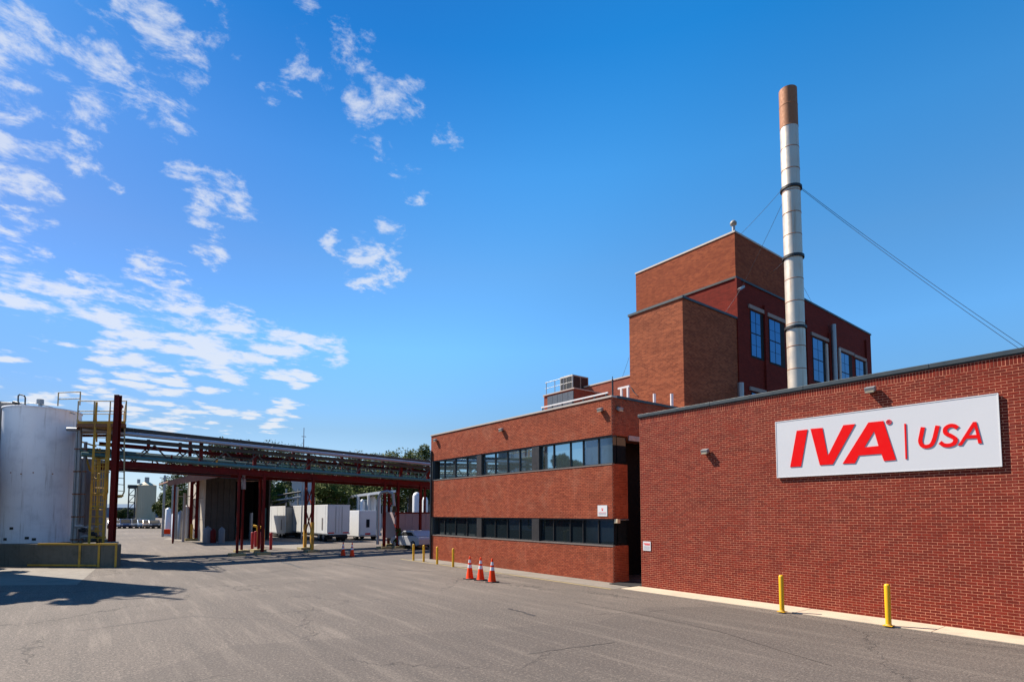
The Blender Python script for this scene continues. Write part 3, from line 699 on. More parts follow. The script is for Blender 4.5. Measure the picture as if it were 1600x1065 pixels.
# vent pipes
def vent(name, px, yt, yb, plane, pos, r, label, cap=False, m=None):
    p = onX(px, yt, pos) if plane == 'X' else onY(px, yt, pos); q = onX(px, yb, pos) if plane == 'X' else onY(px, yb, pos)
    t = thing(name, label, 'vent pipe', (p.x, p.y, q.z))
    mk('pipe', MB().tube((p.x,p.y,q.z),(p.x,p.y,p.z), r, 14), m or M_galv, t)
    if cap: mk('cap', MB().lathe((p.x,p.y,p.z), [(r*1.0,-0.02),(r*2.0,0.02),(r*2.1,0.16),(r*1.2,0.26),(0.001,0.28)], 16), M_hvac, t)
    return t
vent('roof_vent', 1146, 352, 364.5, 'X', XG+0.3, 0.09, 'short vent with round cap on the top corner of the brown brick storey', True)
vent('vent_pipe', 1302, 507, 600, 'Y', YG-0.25, 0.16, 'grey downpipe running up the red wall between the windows', False)
vent('vent_pipe', 1157, 598, 640, 'Y', YG-0.5, 0.17, 'short grey duct at the foot of the dark red wall corner', False)
vent('vent_pipe', 1022.5, 615, 636, 'X', XB-1.2, 0.075, 'left one of two white stub pipes in front of the brown box tower', False, M_white)
vent('vent_pipe', 1049.5, 615, 642, 'X', XB-1.2, 0.075, 'right one of two white stub pipes in front of the brown box tower', False, M_white)
# camera bracket where the guy wire meets the corner
p = onY(1158,450,YG-0.3)
mk('guy_anchor', MB().obox(p, Vector((1,0,0.6)).normalized(), Vector((0,1,0)), Vector((-0.6,0,1)).normalized(), 0.30, 0.08, 0.06), M_galv, label='grey anchor bracket bolted to the corner of the red wall', cat='bracket')

# penthouse and rooftop gear behind the office parapet
XP = 24.3
ph = thing('roof_penthouse', 'low red brick penthouse behind the office parapet with a blue-grey louvre', 'building', (XP, 20.3, 7))
pr = onX(983, 588, XP); pl_ = onX(898, 609, XP); 
mk('wall', MB().box(XP, XP+3, 20.205, onX(850,615,XP).y, 6.6, pr.z), M_rbrick, ph)
mk('coping', MB().box(XP-0.04, XP+0.2, 20.265, onX(850,615,XP).y+0.04, pr.z, pr.z+0.07), M_pale, ph)
X3 = 21.6
q0 = onX(897, 607, X3); q1 = onX(850, 619, X3)
lv = thing('louvre_screen', 'blue-grey ribbed louvre screen with rusty ends on the office roof', 'louvre', (X3, q1.y, 7))
mk('body', MB().box(X3+0.02, XP-0.02, q0.y, q1.y, 6.9, q0.z), M_rbrick, lv)
k = 0; yy = q0.y+0.05
while yy < q1.y-0.35:
    mk('panel', MB().box(X3-0.02, X3+0.018, yy, yy+0.42, 6.95, q0.z-0.1), M_louver, lv); yy += 0.44
mk('cap', MB().box(X3-0.05, XP, q0.y-0.05, q1.y+0.05, q0.z, q0.z+0.06), M_pale, lv)
# roof handrail
hr = thing('roof_handrail', 'pale pipe handrail standing on top of the louvre screen', 'handrail', (X3+0.1, q1.y, q0.z))
zt = q0.z+0.06
for k in range(4):
    yv = q1.y-0.1-k*(q1.y-q0.y)/3.4
    mk('post', MB().tube((X3+0.1,yv,zt),(X3+0.1,yv,zt+0.75),0.02,8), M_galv, hr)
mk('rail', MB().tube((X3+0.1,q1.y,zt+0.75),(X3+0.1,q0.y+0.2,zt+0.75),0.02,8).tube((X3+0.1,q1.y,zt+0.4),(X3+0.1,q0.y+0.2,zt+0.4),0.015,8), M_galv, hr)
# HVAC unit
h0 = onX(894, 583, XP-1.0); h1 = onX(919, 603, XP-1.0); h2 = onX(884,587,XP-1.0)
hv = thing('rooftop_unit', 'boxy beige rooftop air handler with dark grilles above the louvre', 'air unit', (XP-0.4, h0.y, h1.z))
HX0, HX1, HY0, HY1, HZ0, HZ1 = XP-1.0, XP+0.4, h0.y-0.0, h0.y+1.1, q0.z+0.1, h0.z-0.05
mk('casing', MB().box(HX0, HX1, HY0, HY1, HZ0, HZ1), M_hvac, hv, bevel=0.02)
for k in range(2):
    yv = HY0+0.08+k*0.5
    mk('grille', MB().box(HX0-0.015, HX0, yv, yv+0.42, HZ0+0.15, HZ1-0.1), M_dark, hv)
for k in range(2):
    xv = HX0+0.1+k*0.65
    mk('grille', MB().box(xv, xv+0.55, HY0-0.015, HY0, HZ0+0.15, HZ1-0.1), M_dark, hv)
mk('hood', MB().prism([(HX0-0.6,HY0+0.2,q0.z+0.10),(HX0-0.01,HY0+0.2,q0.z+0.10),(HX0-0.01,HY0+0.2,HZ0+0.45)], (0,0.9,0)), M_hvac, hv)
# white pipe rail along the parapet
r0 = onX(950,612,X2+0.45); r1 = onX(846,637,X2+0.45)
wr = thing('parapet_rail', 'white double rail running along the office parapet', 'rail', (X2+0.45, r1.y, ZO))
mk('rail', MB().bar((X2+0.45,r0.y,ZO+0.34),(X2+0.45,r1.y,ZO+0.34),0.045,0.06), M_white, wr)
for k in range(7):
    yv = r0.y+0.1+(r1.y-r0.y-0.2)*k/6; mk('post', MB().bar((X2+0.45,yv,ZO-0.05),(X2+0.45,yv,ZO+0.31),0.05), M_dark, wr)
# antenna stub at the office corner
p = onX(957, 588, X2+0.5)
mk('whip_antenna', MB().tube((p.x,p.y,ZO-0.1),(p.x,p.y,ZO+0.85),0.035,8).tube((p.x,p.y,ZO+0.8),(p.x,p.y,p.z),0.015,8), M_dark, label='thin dark antenna mast at the right end of the parapet rail', cat='antenna')
g0 = onX(981,602,X2+4.2)
t = thing('pipe_support', 'white goalpost pipe support on the office roof beside the box tower', 'support', (g0.x,g0.y,ZO))
for dy in (0, 0.4): mk('leg', MB().bar((g0.x,g0.y+dy,ZO-0.1),(g0.x,g0.y+dy,g0.z-0.1),0.09), M_white, t)
mk('crossbar', MB().bar((g0.x,g0.y-0.1,g0.z-0.055),(g0.x,g0.y+0.6,g0.z-0.055),0.09), M_white, t)

# ---------------------------------------------------------------- chimney stack with guy wires
VS = 24.5
sbp = onV(1246, 604, VS); SXc, SYc = sbp.x, sbp.y
rS = 0.385
ztop = onV(1229, 142, VS).z
ck = thing('chimney_stack', 'tall slim silver steel chimney stack with rust-stained joints and a rusty tip', 'chimney', (SXc, SYc, 6.0))
z = 6.0; segh = 1.02; zr1 = onV(1233, 296, VS).z; zr2 = onV(1237, 403, VS).z; zr3 = onV(1239, 513, VS).z
nseg = int((ztop-6.0)/segh)+1
for k in range(nseg):
    z1 = min(z+segh, ztop)
    last = k >= nseg-2
    rr = rS - 0.0 - 0.004*(k % 2)
    mk('segment', MB().lathe((SXc,SYc,0), [(rr, z),(rr, z1)], 40), M_rust if last else M_steel, ck)
    mk('seam', MB().lathe((SXc,SYc,0), [(rr-0.01,z1-0.022),(rS+0.006,z1-0.018),(rS+0.006,z1+0.012),(rr-0.01,z1+0.016)], 40), M_rust, ck) if k < nseg-1 else None
    z = z1
for zz in (zr1, zr2, zr3):
    mk('guy_ring', MB().lathe((SXc,SYc,0), [(rS,zz-0.06),(rS+0.07,zz-0.06),(rS+0.07,zz+0.05),(rS,zz+0.05)], 40, smooth=False), M_dark, ck)
def wire(p, q, lab, sag=0.15):
    pts = []; p = Vector(p); q = Vector(q)
    for k in range(11):
        t = k/10; v = p.lerp(q, t); v.z -= sag*4*t*(1-t); pts.append(v)
    o = mk('guy_wire', MB().path(pts, 0.009, 6), M_cable, label=lab, cat='guy wire'); return o
CR = Vector((SXc, SYc, 0))
def ringpt(zz, px, py):
    d = Vector((1,0,0)); return CR + Vector((0,0,zz))
wire((SXc+0.30, SYc-0.35, zr1), onX(1600, 541, 27.0) + (onX(1600,541,27.0)-Vector((SXc,SYc,zr1)))*0.15, 'upper one of the two guy wires falling to the right of the stack')
wire((SXc+0.33, SYc-0.30, zr1), onX(1600, 549, 26.5) + (onX(1600,549,26.5)-Vector((SXc,SYc,zr1)))*0.15, 'lower one of the two guy wires falling to the right of the stack')
wire((SXc-0.36, SYc+0.2, zr1), onX(1156, 367, XG+0.5), 'guy wire from the stack to the top corner of the brown storey', 0.05)
wire((SXc-0.36, SYc-0.1, zr1-0.1), onY(1158, 450, YG-0.3), 'guy wire from the stack to the bracket on the red wall corner', 0.08)
wire(onY(1158,450,YG-0.3), onX(1134, 487, XG-0.6), 'short wire end running down from the wall bracket over the red wall', 0.02)
wire((SXc+0.36, SYc+0.2, zr2-0.2), onY(1272, 478, YG+2.0), 'thin guy wire dropping behind the stack to the red wing roof', 0.05)
wire((SXc-0.3, SYc+0.2, zr2-0.1), onY(1203, 428, YG-0.04), 'short guy wire from the middle ring to the brown brick wall', 0.02)
wire(onX(983,558,XB+1), onX(972, 590, XP+1), 'thin wire hanging down the left edge of the box tower', 0.02)

# ---------------------------------------------------------------- bollards and cones
M_scuff = mat('worn_yellow_foot', (0.62,0.36,0.05), 0.7, var=0.3, vscale=9, dirt=(0.12,0.09,0.06), dirt_amt=0.9)
def bollard(p, hgt, label, grp, m=None, base=True, r=0.062, z0=0.0):
    t = thing('bollard', label, 'bollard', (p[0],p[1],z0), 0, grp)
    mk('post', MB().lathe((p[0],p[1],z0), [(r,0),(r,hgt-0.04),(r*0.9,hgt-0.012),(r*0.5,hgt),(0.001,hgt+0.004)], 20), m or M_yellow, t)
    if base: mk('weld_collar', MB().lathe((p[0],p[1],z0), [(r+0.018,0.012),(r+0.012,0.03),(r+0.001,0.042)], 20), M_scuff, t)
    if base: mk('base_plate', MB().box(p[0]-0.10,p[0]+0.10,p[1]-0.10,p[1]+0.10,z0+0.001,z0+0.013), m or M_yellow, t)
    return t
BG = 'yellow steel bollards along the walls'
p = onZ(1222,955,0.03); bollard(p, 0.98, 'yellow bollard on the pavement under the left end of the white sign', BG, z0=0.031)
p = onZ(1388.5,977,0.03); bollard(p, 0.98, 'nearest yellow bollard, on the pavement under the middle of the white sign', BG, z0=0.031)
for px, py, lab in ((646,875,'leftmost of the four thin yellow bollards by the far office corner'), (662,877,'second from the left of the four thin yellow bollards by the office corner'),
                    (683,881,'third thin yellow bollard, in front of the office corner'), (708,885,'rightmost of the four thin yellow bollards, in front of the office wall')):
    bollard(onZ(px,py), 0.92, lab, BG, base=False, r=0.06)
def cone(p, label, hgt=0.92, rz=0):
    t = thing('traffic_cone', label, 'cone', (p[0],p[1],0), rz, 'orange traffic cones with white bands')
    mk('base', MB().obox(Vector((p[0],p[1],0.018)), Vector((math.cos(rz),math.sin(rz),0)), Vector((-math.sin(rz),math.cos(rz),0)), Vector((0,0,1)), 0.20, 0.20, 0.018), M_rubber, t, bevel=0.01)
    def rr(z): return 0.155 + (0.028-0.155)*(z/hgt)
    mk('body', MB().lathe((p[0],p[1],0), [(0.165,0.036),(0.150,0.06),(rr(hgt*.5),hgt*.5)], 24), M_orange, t)
    mk('band', MB().lathe((p[0],p[1],0), [(rr(hgt*.5),hgt*.5),(rr(hgt*.64),hgt*.64)], 24), M_reflect, t)
    mk('middle', MB().lathe((p[0],p[1],0), [(rr(hgt*.64),hgt*.64),(rr(hgt*.72),hgt*.72)], 24), M_orange, t)
    mk('band', MB().lathe((p[0],p[1],0), [(rr(hgt*.72),hgt*.72),(rr(hgt*.86),hgt*.86)], 24), M_reflect, t)
    mk('tip', MB().lathe((p[0],p[1],0), [(rr(hgt*.86),hgt*.86),(rr(hgt*.97),hgt*.97),(0.02,hgt),(0.001,hgt)], 24), M_orange, t)
    return t
cone(onZ(734,904), 'left one of the three traffic cones in front of the office', rz=0.2)
cone(onZ(751,906), 'middle one of the three traffic cones in front of the office', rz=0.5)
cone(onZ(769,909), 'right one of the three traffic cones in front of the office, nearest to the camera', rz=0.1)
cone(onZ(536,868), 'left one of the two traffic cones on the open yard before the trailers', 0.85)
cone(onZ(550,869), 'right one of the two traffic cones on the open yard before the trailers', 0.85)
cone(onZ(279,841), 'small far traffic cone beside the grey shed post', 1.1)
# ---------------------------------------------------------------- left yard: bund, tanks, access tower
ZB = 1.13
bcorner = onZ(182, 886); bl = onZ(-90, 884.5)
fd = (bl - bcorner).normalized(); bn_ = Vector((fd.y, -fd.x, 0)); 
if bn_.dot(Vector((0,1,0))) < 0: bn_ = -bn_
bd = thing('containment_wall', 'low stained concrete containment wall with yellow rail round the tanks', 'wall', tuple(bcorner))
fr_len = 17.0
mbw = MB(); A0 = bcorner; A1 = bcorner + fd*fr_len; th = 0.25
mbw.prism([A0, A1, A1+bn_*th, A0+bn_*th], (0,0,ZB))
mk('front_wall', mbw, M_bund, bd)
B1 = A0 + Vector((-0.35, 13.0, 0)); o3 = Vector((-th,0,0))
mk('side_wall', MB().prism([A0+bn_*(th+0.003), B1, B1+o3, A0+bn_*(th+0.003)+o3], (0,0,ZB)), M_bund, bd)
mk('bund_floor', MB().prism([A0+bn_*0.3+fd*0.5, A1, A1+Vector((0,12,0)), B1], (0,0,0.35)), M_conc2, bd)
yr = MB(); yo = -bn_*0.03
ra, rb_ = A0+yo, A0+fd*3.4+yo
mk('yellow_edge_rail', MB().bar(ra+Vector((0,0,ZB+0.02)), A0+fd*4.1+yo+Vector((0,0,ZB+0.02)), 0.10, 0.09), M_yrust, bd)
mk('yellow_toe_rail', MB().bar(A0+fd*1.0+yo+Vector((0,0,0.10)), A0+fd*4.6+yo+Vector((0,0,0.10)), 0.06, 0.08), M_yrust, bd)
for px in (132, 158, 181):
    f_ = A0 + fd*((182-px)*0.0385)+yo
    mk('yellow_post', MB().bar(f_+Vector((0,0,0.02)), f_+Vector((0,0,ZB-0.03)), 0.09), M_yrust, bd)

ang = math.atan(740/870.0); TV = 32.5; TR = 1.80
tkc = yard(-TV*0.849, TV, 0); 
def tank(c, r, z0, z1, m, label, dome=0.25, seams=1):
    t = thing('storage_tank', label, 'tank', (c.x,c.y,z0))
    mk('shell', MB().lathe((c.x,c.y,0), [(r,z0),(r,z1)], 64), m, t)
    mk('roof', MB().lathe((c.x,c.y,0), [(r+0.04,z1-0.04),(r+0.04,z1+0.03),(r*0.6,z1+dome*0.6),(r*0.1,z1+dome),(0.001,z1+dome)], 64), m, t)
    mk('base_ring', MB().lathe((c.x,c.y,0), [(r+0.09,z0-0.02),(r+0.09,z0+0.10),(r+0.005,z0+0.12)], 64), M_bund, t)
    for k in range(seams):
        zz = z0 + (z1-z0)*(k+1)/(seams+1)+0.0
        mk('weld_seam', MB().lathe((c.x,c.y,0), [(r+0.001,zz-0.012),(r+0.006,zz),(r+0.001,zz+0.012)], 64), m, t)
    return t
ztk = onV(45, 636, TV-1.3).z
tk = tank(tkc, TR, 0.9, ztk, M_tank, 'large white painted storage tank standing behind the concrete containment wall', 0.12, 1)
# fittings: hoop handle, vent, railing on the roof, manhole plates
def tp(px, py, v): return onV(px, py, v)
mk('roof_hoop', MB().path([tp(28,636,TV-1.2), tp(28.5,618,TV-1.2), tp(31,616,TV-1.2), tp(38,618,TV-1.2), tp(39.5,621,TV-1.2), tp(39,636,TV-1.2)], 0.035, 8), M_dark, tk)
mk('roof_vent', MB().tube(tp(63,638,TV-1.0), tp(63,630,TV-1.0), 0.09, 12).tube(tp(63,631,TV-1.0), tp(63,624,TV-1.0), 0.17, 14), M_galv, tk)
mk('valve', MB().tube(tp(24,637,TV-1.2), tp(24,628,TV-1.2), 0.06, 10).tube(tp(21,628.5,TV-1.2), tp(29,630,TV-1.2), 0.09, 10), M_dark, tk)
mk('roof_pipe', MB().path([tp(2,629,TV-1.0), tp(24,629,TV-1.0), tp(56,630,TV-1.0), tp(85,637,TV-0.5), tp(118,647,TV-0.2)], 0.03, 8), M_galv, tk)
for (px, py) in ((18,825),(42,840),(8,842),(53,842),(33,740),(17,738),(52,738),(82,740)):
    d_ = ray(px,py); # plate on the shell facing the viewer
    c2 = Vector((tkc.x,tkc.y)); o2 = Vector((0,0)); dd = Vector((d_.x,d_.y)); L = dd.length; dd.normalize()
    t_ = dd.dot(c2); cc = c2.length_squared - TR*TR; disc = t_*t_ - cc
    if disc <= 0: continue
    s_t = t_ - math.sqrt(disc); P = Vector((0,0,H)) + d_*(s_t/L); n_ = Vector((P.x-tkc.x, P.y-tkc.y, 0)).normalized()
    big = py > 800
    mk('plate', MB().obox(P+n_*0.01, n_, Vector((-n_.y,n_.x,0)), Vector((0,0,1)), 0.012, 0.09 if big else 0.03, 0.07 if big else 0.03), M_rust if not big else M_dark, tk)
t2 = tank(yard(-28.6, 37.0), 1.4, 0.8, onV(140,700,35).z-0.6, M_tank2, 'dark grey streaked tank half hidden behind the white tank', 0.2, 2)
t3 = tank(Vector((-4.35, 46.3, 0)), 2.7, 0.8, 9.15, M_tank2, 'dark tank at the left edge behind the white tank', 0.3, 2)  # size and position made up to keep the white tank in shade
st_ = tank(Vector((-5.25, 35.9, 0)), 1.5, 0.0, 14.6, M_tank, 'tall slim pale tank added outside the left edge to cast the yard shadow', 0.3, 4)  # unseen tank added as caster of the shadow across the yard
for k in range(14):  # railing and vents added to make the tank's shadow streaky
    a2 = 2*math.pi*k/14; xx, yy = -5.25+1.5*math.cos(a2), 35.9+1.5*math.sin(a2)
    mk('rail_post', MB().tube((xx,yy,14.6),(xx,yy,15.8),0.045,6), M_yrust, st_)
for zz in (15.2, 15.8): mk('handrail', MB().path([(-5.25+1.5*math.cos(2*math.pi*k/14), 35.9+1.5*math.sin(2*math.pi*k/14), zz) for k in range(15)], 0.045, 6), M_yrust, st_)
for (dx, dy, hh, rr) in ((.3,.4,2.6,.16),(-.5,-.2,1.9,.12),(.1,-.7,3.4,.09),(.8,0,1.5,.2)): mk('shadow_vent', MB().tube((-5.25+dx,35.9+dy,14.7),(-5.25+dx,35.9+dy,14.7+hh),rr,10), M_galv, st_)
# insulated risers on the right of the white tank
for px, yt, rr, lab in ((126,668,0.10,'thin grey riser pipe hugging the right side of the white tank'), (134,690,0.08,'thin brown-grey riser pipe between the white tank and the ladder tower'), (121.5,655,0.06,'thinnest riser pipe touching the white tank edge')):
    a_ = onV(px, yt, 30.8); b_ = Vector((a_.x, a_.y, 0.4))
    t = thing('riser_pipe', lab, 'pipe', tuple(b_)); mk('pipe', MB().tube(b_, a_, rr, 12), M_galv if px != 134 else M_tank2, t)
    for k in range(5): 
        zz = 1.2 + k*1.25
        if zz < a_.z: mk('clamp', MB().lathe((a_.x,a_.y,0), [(rr,zz),(rr+0.03,zz),(rr+0.03,zz+0.07),(rr,zz+0.07)], 12), M_rust, t)
    if rr == 0.10:
        mk('elbow', MB().tube(a_-Vector((0,0,0.1)), a_-Vector((0,0,0.1))-Vector((1.2,-0.6,0))*0.5, rr, 12), M_galv, t)
# valves at the base between tank and tower
t = thing('valve_cluster', 'dark valves and flanges at the foot of the riser pipes', 'valves', tuple(onV(136,845,30.2)))
for k, (px, py) in enumerate(((124,822),(130,828),(138,824),(145,834),(133,838),(150,838))):
    p = onV(px, py, 30.0+0.2*k); mk('valve', MB().tube(p-Vector((0,0,0.13)), p+Vector((0,0,0.13)), 0.07, 10).tube(p+Vector((-.16,.1,0)), p+Vector((.16,-.1,0)), 0.09, 10), M_dark if k % 2 else M_galv, t)
mk('wheel', MB().lathe(tuple(onV(146,823,30)), [(0.17,0),(0.19,0.02),(0.17,0.04),(0.15,0.02),(0.17,0)], 16), M_galv, t)

# access tower -------------------------------------------------
V1, V2 = 29.6, 31.3
tw = thing('access_tower', 'weathered yellow ladder tower with railed platform beside the white tank', 'tower', tuple(onV(158,850,30.4)))
def seg(nm, pts, v, r, m, parent, sq=True):
    P = [onV(x, y, v) if len_ == 2 else onV(x, y, len_) for (x, y), len_ in [((p_[0], p_[1]), (p_[2] if len(p_) > 2 else 2)) for p_ in pts]]
    P = [onV(p_[0], p_[1], p_[2] if len(p_) > 2 else v) for p_ in pts]
    mb = MB()
    for a_, b_ in zip(P[:-1], P[1:]):
        mb.bar(a_, b_, r*2) if sq else mb.tube(a_, b_, r, 8)
    return mk(nm, mb, m, parent)
# ladder stiles
seg('stile', [(139,848),(147,690),(151,628)], V1, 0.055, M_yrust, tw); seg('stile', [(161,850),(167,700),(170,664)], V1, 0.055, M_yrust, tw)
seg('stile', [(149,838,V2),(156,700,V2)], V2, 0.045, M_yrust, tw); seg('stile', [(164,780),(171,662)], V1, 0.09, M_yrust, tw)
for k in range(15):
    y_ = 840 - k*11.2; xa = 139+(848-y_)*8/158; xb = 161+(850-y_)*6/150
    seg('rung', [(xa,y_),(xb,y_+0.6)], V1, 0.02, M_yrust, tw, False)
for k in range(3):
    y_ = (715, 770, 838)[k]
    seg('brace', [(141+(838-y_)*.05,y_,V1),(150+(838-y_)*.05,y_+1,V2),(164+(838-y_)*.04,y_+1,V1)], V1, 0.05, M_yrust, tw)
# safety cage hoops
for k in range(4):
    y_ = 720+k*24
    seg('cage_hoop', [(147,y_,V1),(149,y_+3,V1-0.6),(158,y_+4,V1-0.75),(165,y_+3,V1-0.6),(166,y_,V1)], V1, 0.018, M_yrust, tw, False)
for (xa, ya, xb, yb, v_) in ((152,700,153,845,V2+0.8),(170,690,168,770,V2+0.8),(141,735,171,737,V2),(141,790,165,792,V2),(150,640,151,690,V2),(128,690,150,697,V2),(128,712,168,716,V2+0.5),(130,700,141,735,V2)):
    seg('frame_bar', [(xa,ya,v_),(xb,yb,v_)], v_, 0.04, M_yrust, tw)
for k in range(5): seg('cage_bar', [(149+k*4,718,V1-0.55),(147+k*4,792,V1-0.55)], V1-0.55, 0.016, M_yrust, tw)
for k in range(12): seg('rung', [(149.5,838-k*11,V2),(156,838.5-k*11,V2)], V2, 0.018, M_yrust, tw, False)
# platform deck, stretched backwards to widen its ground shadow
dk = [onV(121,658,V1), onV(196,665,V1), onV(193,664,V2+2.2), onV(124,657,V2+2.2)]
zd = 7.25
zd = dk[0].z
mk('deck', MB().prism([Vector((q_.x,q_.y,zd-0.12)) for q_ in dk], (0,0,0.14)), M_yrust, tw)
dk2 = MB()
for a_, b_ in zip(dk, dk[1:]+dk[:1]): dk2.bar(Vector((a_.x,a_.y,zd-0.22)), Vector((b_.x,b_.y,zd-0.22)), 0.08, 0.16)
mk('deck_beam', dk2, M_rust, tw)
# railing
def railing(pts, zb, h, parent, n=1, m=M_pale):
    mb = MB()
    for a_, b_ in zip(pts[:-1], pts[1:]):
        for q_ in (0.5, 1.0): mb.tube(Vector((a_.x,a_.y,zb+h*q_)), Vector((b_.x,b_.y,zb+h*q_)), 0.028, 8)
    mk('handrail', mb, m, parent)
    for a_, b_ in zip(pts[:-1], pts[1:]):
        L = (b_-a_).length; k_ = max(1, round(L/1.0))
        for i in range(k_):
            q_ = a_.lerp(b_, i/k_); mk('rail_post', MB().tube(Vector((q_.x,q_.y,zb)), Vector((q_.x,q_.y,zb+h)), 0.03, 8), m, parent)
    q_ = pts[-1]; mk('rail_post', MB().tube(Vector((q_.x,q_.y,zb)), Vector((q_.x,q_.y,zb+h)), 0.03, 8), m, parent)
M_yrail = mat('faded_yellow_rail', (0.50,0.40,0.20), 0.6, var=0.25, vscale=5, dirt=(0.2,0.1,0.04), dirt_amt=0.5)
railing([dk[0], dk[1], dk[2], dk[3]], zd, 1.1, tw, m=M_yrail)
rA = onV(90,640,30.8); rB = onV(124,648,30.6)
railing([Vector((rA.x,rA.y,0)), Vector((rB.x,rB.y,0))], ztk, 0.75, tw, m=M_yrail)
# hanging lower ladder on the right of the red column
seg('side_ladder', [(195,664),(194,700),(194,768),(190,776),(180,777)], V1+0.4, 0.035, M_yrail, tw, False)
seg('side_ladder', [(182,735),(181,777)], V1+0.4, 0.03, M_yrail, tw, False)
for k in range(4): seg('rung', [(182,736+k*10),(193,737+k*10)], V1+0.4, 0.018, M_yrail, tw, False)
seg('lower_landing', [(178,774),(192,774)], V1+0.4, 0.05, M_yrust, tw)

# red column
rc = thing('red_column', 'tall dark red steel column standing on the containment wall beside the ladder tower', 'column', tuple(onV(174,850,29.2)))
a_ = onV(174.5, 846, 29.2); zt = onV(181, 617, 29.2).z
H1 = MB(); 
fx = _rt; fy = Vector((SA,CA,0))
for (du, dv, a2, b2) in ((0,-.11,.13,.012),(0,.11,.13,.012),(0,0,.012,.11)):
    H1.obox(Vector((a_.x,a_.y,(a_.z+zt)/2)) + fx*du + fy*dv, fx, fy, Vector((0,0,1)), a2, b2, (zt-a_.z)/2)
mk('steel_section', H1, M_rackred, rc)
mk('base_plate', MB().obox(Vector((a_.x,a_.y,a_.z-0.02)), fx, fy, Vector((0,0,1)), .22,.22,.03), M_galv, rc)
rp = thing('red_post', 'short red pipe post with domed head on the platform next to the red column', 'post', (onV(186,662,V2)))
b_ = onV(187, 662, V2); c2_ = onV(187,634,V2)
mk('pipe', MB().tube(b_, Vector((b_.x,b_.y,c2_.z)), 0.09, 12), M_rackred, rp)
mk('head', MB().lathe((b_.x,b_.y,c2_.z), [(0.14,-0.1),(0.15,0.0),(0.08,0.1),(0.001,0.12)], 12), M_rackred, rp)

# ---------------------------------------------------------------- pipe rack
RL = onV(178, 720, 31.0); RR = onV(672, 750, 45.0)
RL.z = RR.z = 0
rdir = (RR-RL).normalized(); rbk = Vector((-rdir.y, rdir.x, 0))
if rbk.dot(fy) < 0: rbk = -rbk
RLEN = (RR-RL).length
def zat(yL, yR, s):
    zl = onV(178, yL, 31.0).z; zr = onV(672, yR, 45.0).z; return zl + (zr-zl)*s
def RK(s, yL, yR, t=0): p = RL + rdir*(RLEN*s) + rbk*t; return Vector((p.x, p.y, zat(yL, yR, s)))
rk = thing('pipe_rack', 'long dark red steel pipe rack bridging the yard from the tanks to the office', 'pipe rack', tuple(RL + rdir*(RLEN*0.5)))
def ibeam(mb, p, q, w, h, tw_=0.02):
    d = (q-p).normalized(); side = d.cross(Vector((0,0,1))).normalized(); up = side.cross(d)
    L = (q-p).length/2; c = (p+q)/2
    mb.obox(c+up*(h/2), d, side, up, L, w/2, 0.018); mb.obox(c-up*(h/2), d, side, up, L, w/2, 0.018); mb.obox(c, d, side, up, L, tw_/2, h/2-0.02)
for t, mm in ((0, M_rackred), (3.2, M_rackred)):
    mb = MB(); ibeam(mb, RK(-0.02,724,753.5+3,t), RK(1.12,724,756.5,t), 0.22, 0.34); mk('bottom_beam', mb, mm, rk)
    mb = MB(); ibeam(mb, RK(-0.02,686,731,t), RK(1.12,686,731,t), 0.16, 0.20); mk('top_chord', mb, M_olive if t == 0 else M_rackred, rk)
# solid tray roof above the big pipe, top coloured pale for sky light
mb = MB(); 
for k in range(24):
    s0 = -0.005 + k*1.10/24; s1 = s0 + 1.10/24 - 0.0004
    p0, p1 = RK(s0,665,719,0.15), RK(s1,665,719,0.15)
    mk('tray_panel', MB().prism([p0, p1, p1+rbk*1.2, p0+rbk*1.2], (0,0,-0.05)), M_pale, rk)
    mk('tray_side', MB().prism([RK(s0,665.5,719.5,0.05), RK(s1,665.5,719.5,0.05), RK(s1,675,726,0.05), RK(s0,675,726,0.05)], rbk*0.04), M_olive, rk)
mb = MB(); mb.prism([RK(0.3,712,748,1.3), RK(1.1,712,748,1.3), RK(1.1,712,748,2.2), RK(0.3,712,748,2.2)], (0,0,0.1)); mk('cable_tray', mb, M_olive, rk)  # inner trays added to fill the rack and widen its shadow
mb = MB(); mb.prism([RK(0.3,694,735,2.3), RK(1.1,694,735,2.3), RK(1.1,694,735,3.1), RK(0.3,694,735,3.1)], (0,0,0.1)); mk('cable_tray', mb, M_dark, rk)
mb = MB(); mb.prism([RK(-0.02,718,752,4.2), RK(1.1,718,752,4.2), RK(1.1,718,752,6.6), RK(-0.02,718,752,6.6)], (0,0,0.1)); mk('rear_shade_deck', mb, M_dark, rk)  # dark deck added behind the rack to cast a wider shadow band
for k in range(9):
    s = -0.01+k*0.135; mk('shade_deck_bracket', MB().bar(RK(s,721,753.5,3.2), RK(s,721,753.5,6.6), 0.12), M_rackred, rk)
# truss diagonals and posts
N = 11
for t in (0.05, 3.15):
    for k in range(N):
        s0, s1, s2 = k/N, (k+0.5)/N, (k+1)/N
        if t < 1 and k == 0: pass
        mk('diagonal', MB().bar(RK(s0,690,733,t), RK(s1,719,751,t), 0.075), M_olive if t < 1 else M_rackred, rk)
        mk('diagonal', MB().bar(RK(s1,719,751,t), RK(s2,690,733,t), 0.075), M_olive if t < 1 else M_rackred, rk)
for k in range(14):
    s = k/13; t = 0
    mk('cross_beam', MB().bar(RK(s,722,754,-0.05), RK(s,722,754,3.3), 0.14), M_rackred, rk)
    mk('pipe_saddle', MB().bar(RK(s,681,728.5,0.1), RK(s,693,735,0.1), 0.16), M_rackred, rk)
for s in (0.0, 0.21, 0.36, 0.53, 0.71, 0.88, 1.0):
    mk('rack_post', MB().bar(RK(s,668,720,0.3), RK(s,722,753,0.3), 0.2), M_rackred, rk)
    mk('rack_post', MB().bar(RK(s,668,720,3.2), RK(s,722,753,3.2), 0.18), M_rackred, rk)
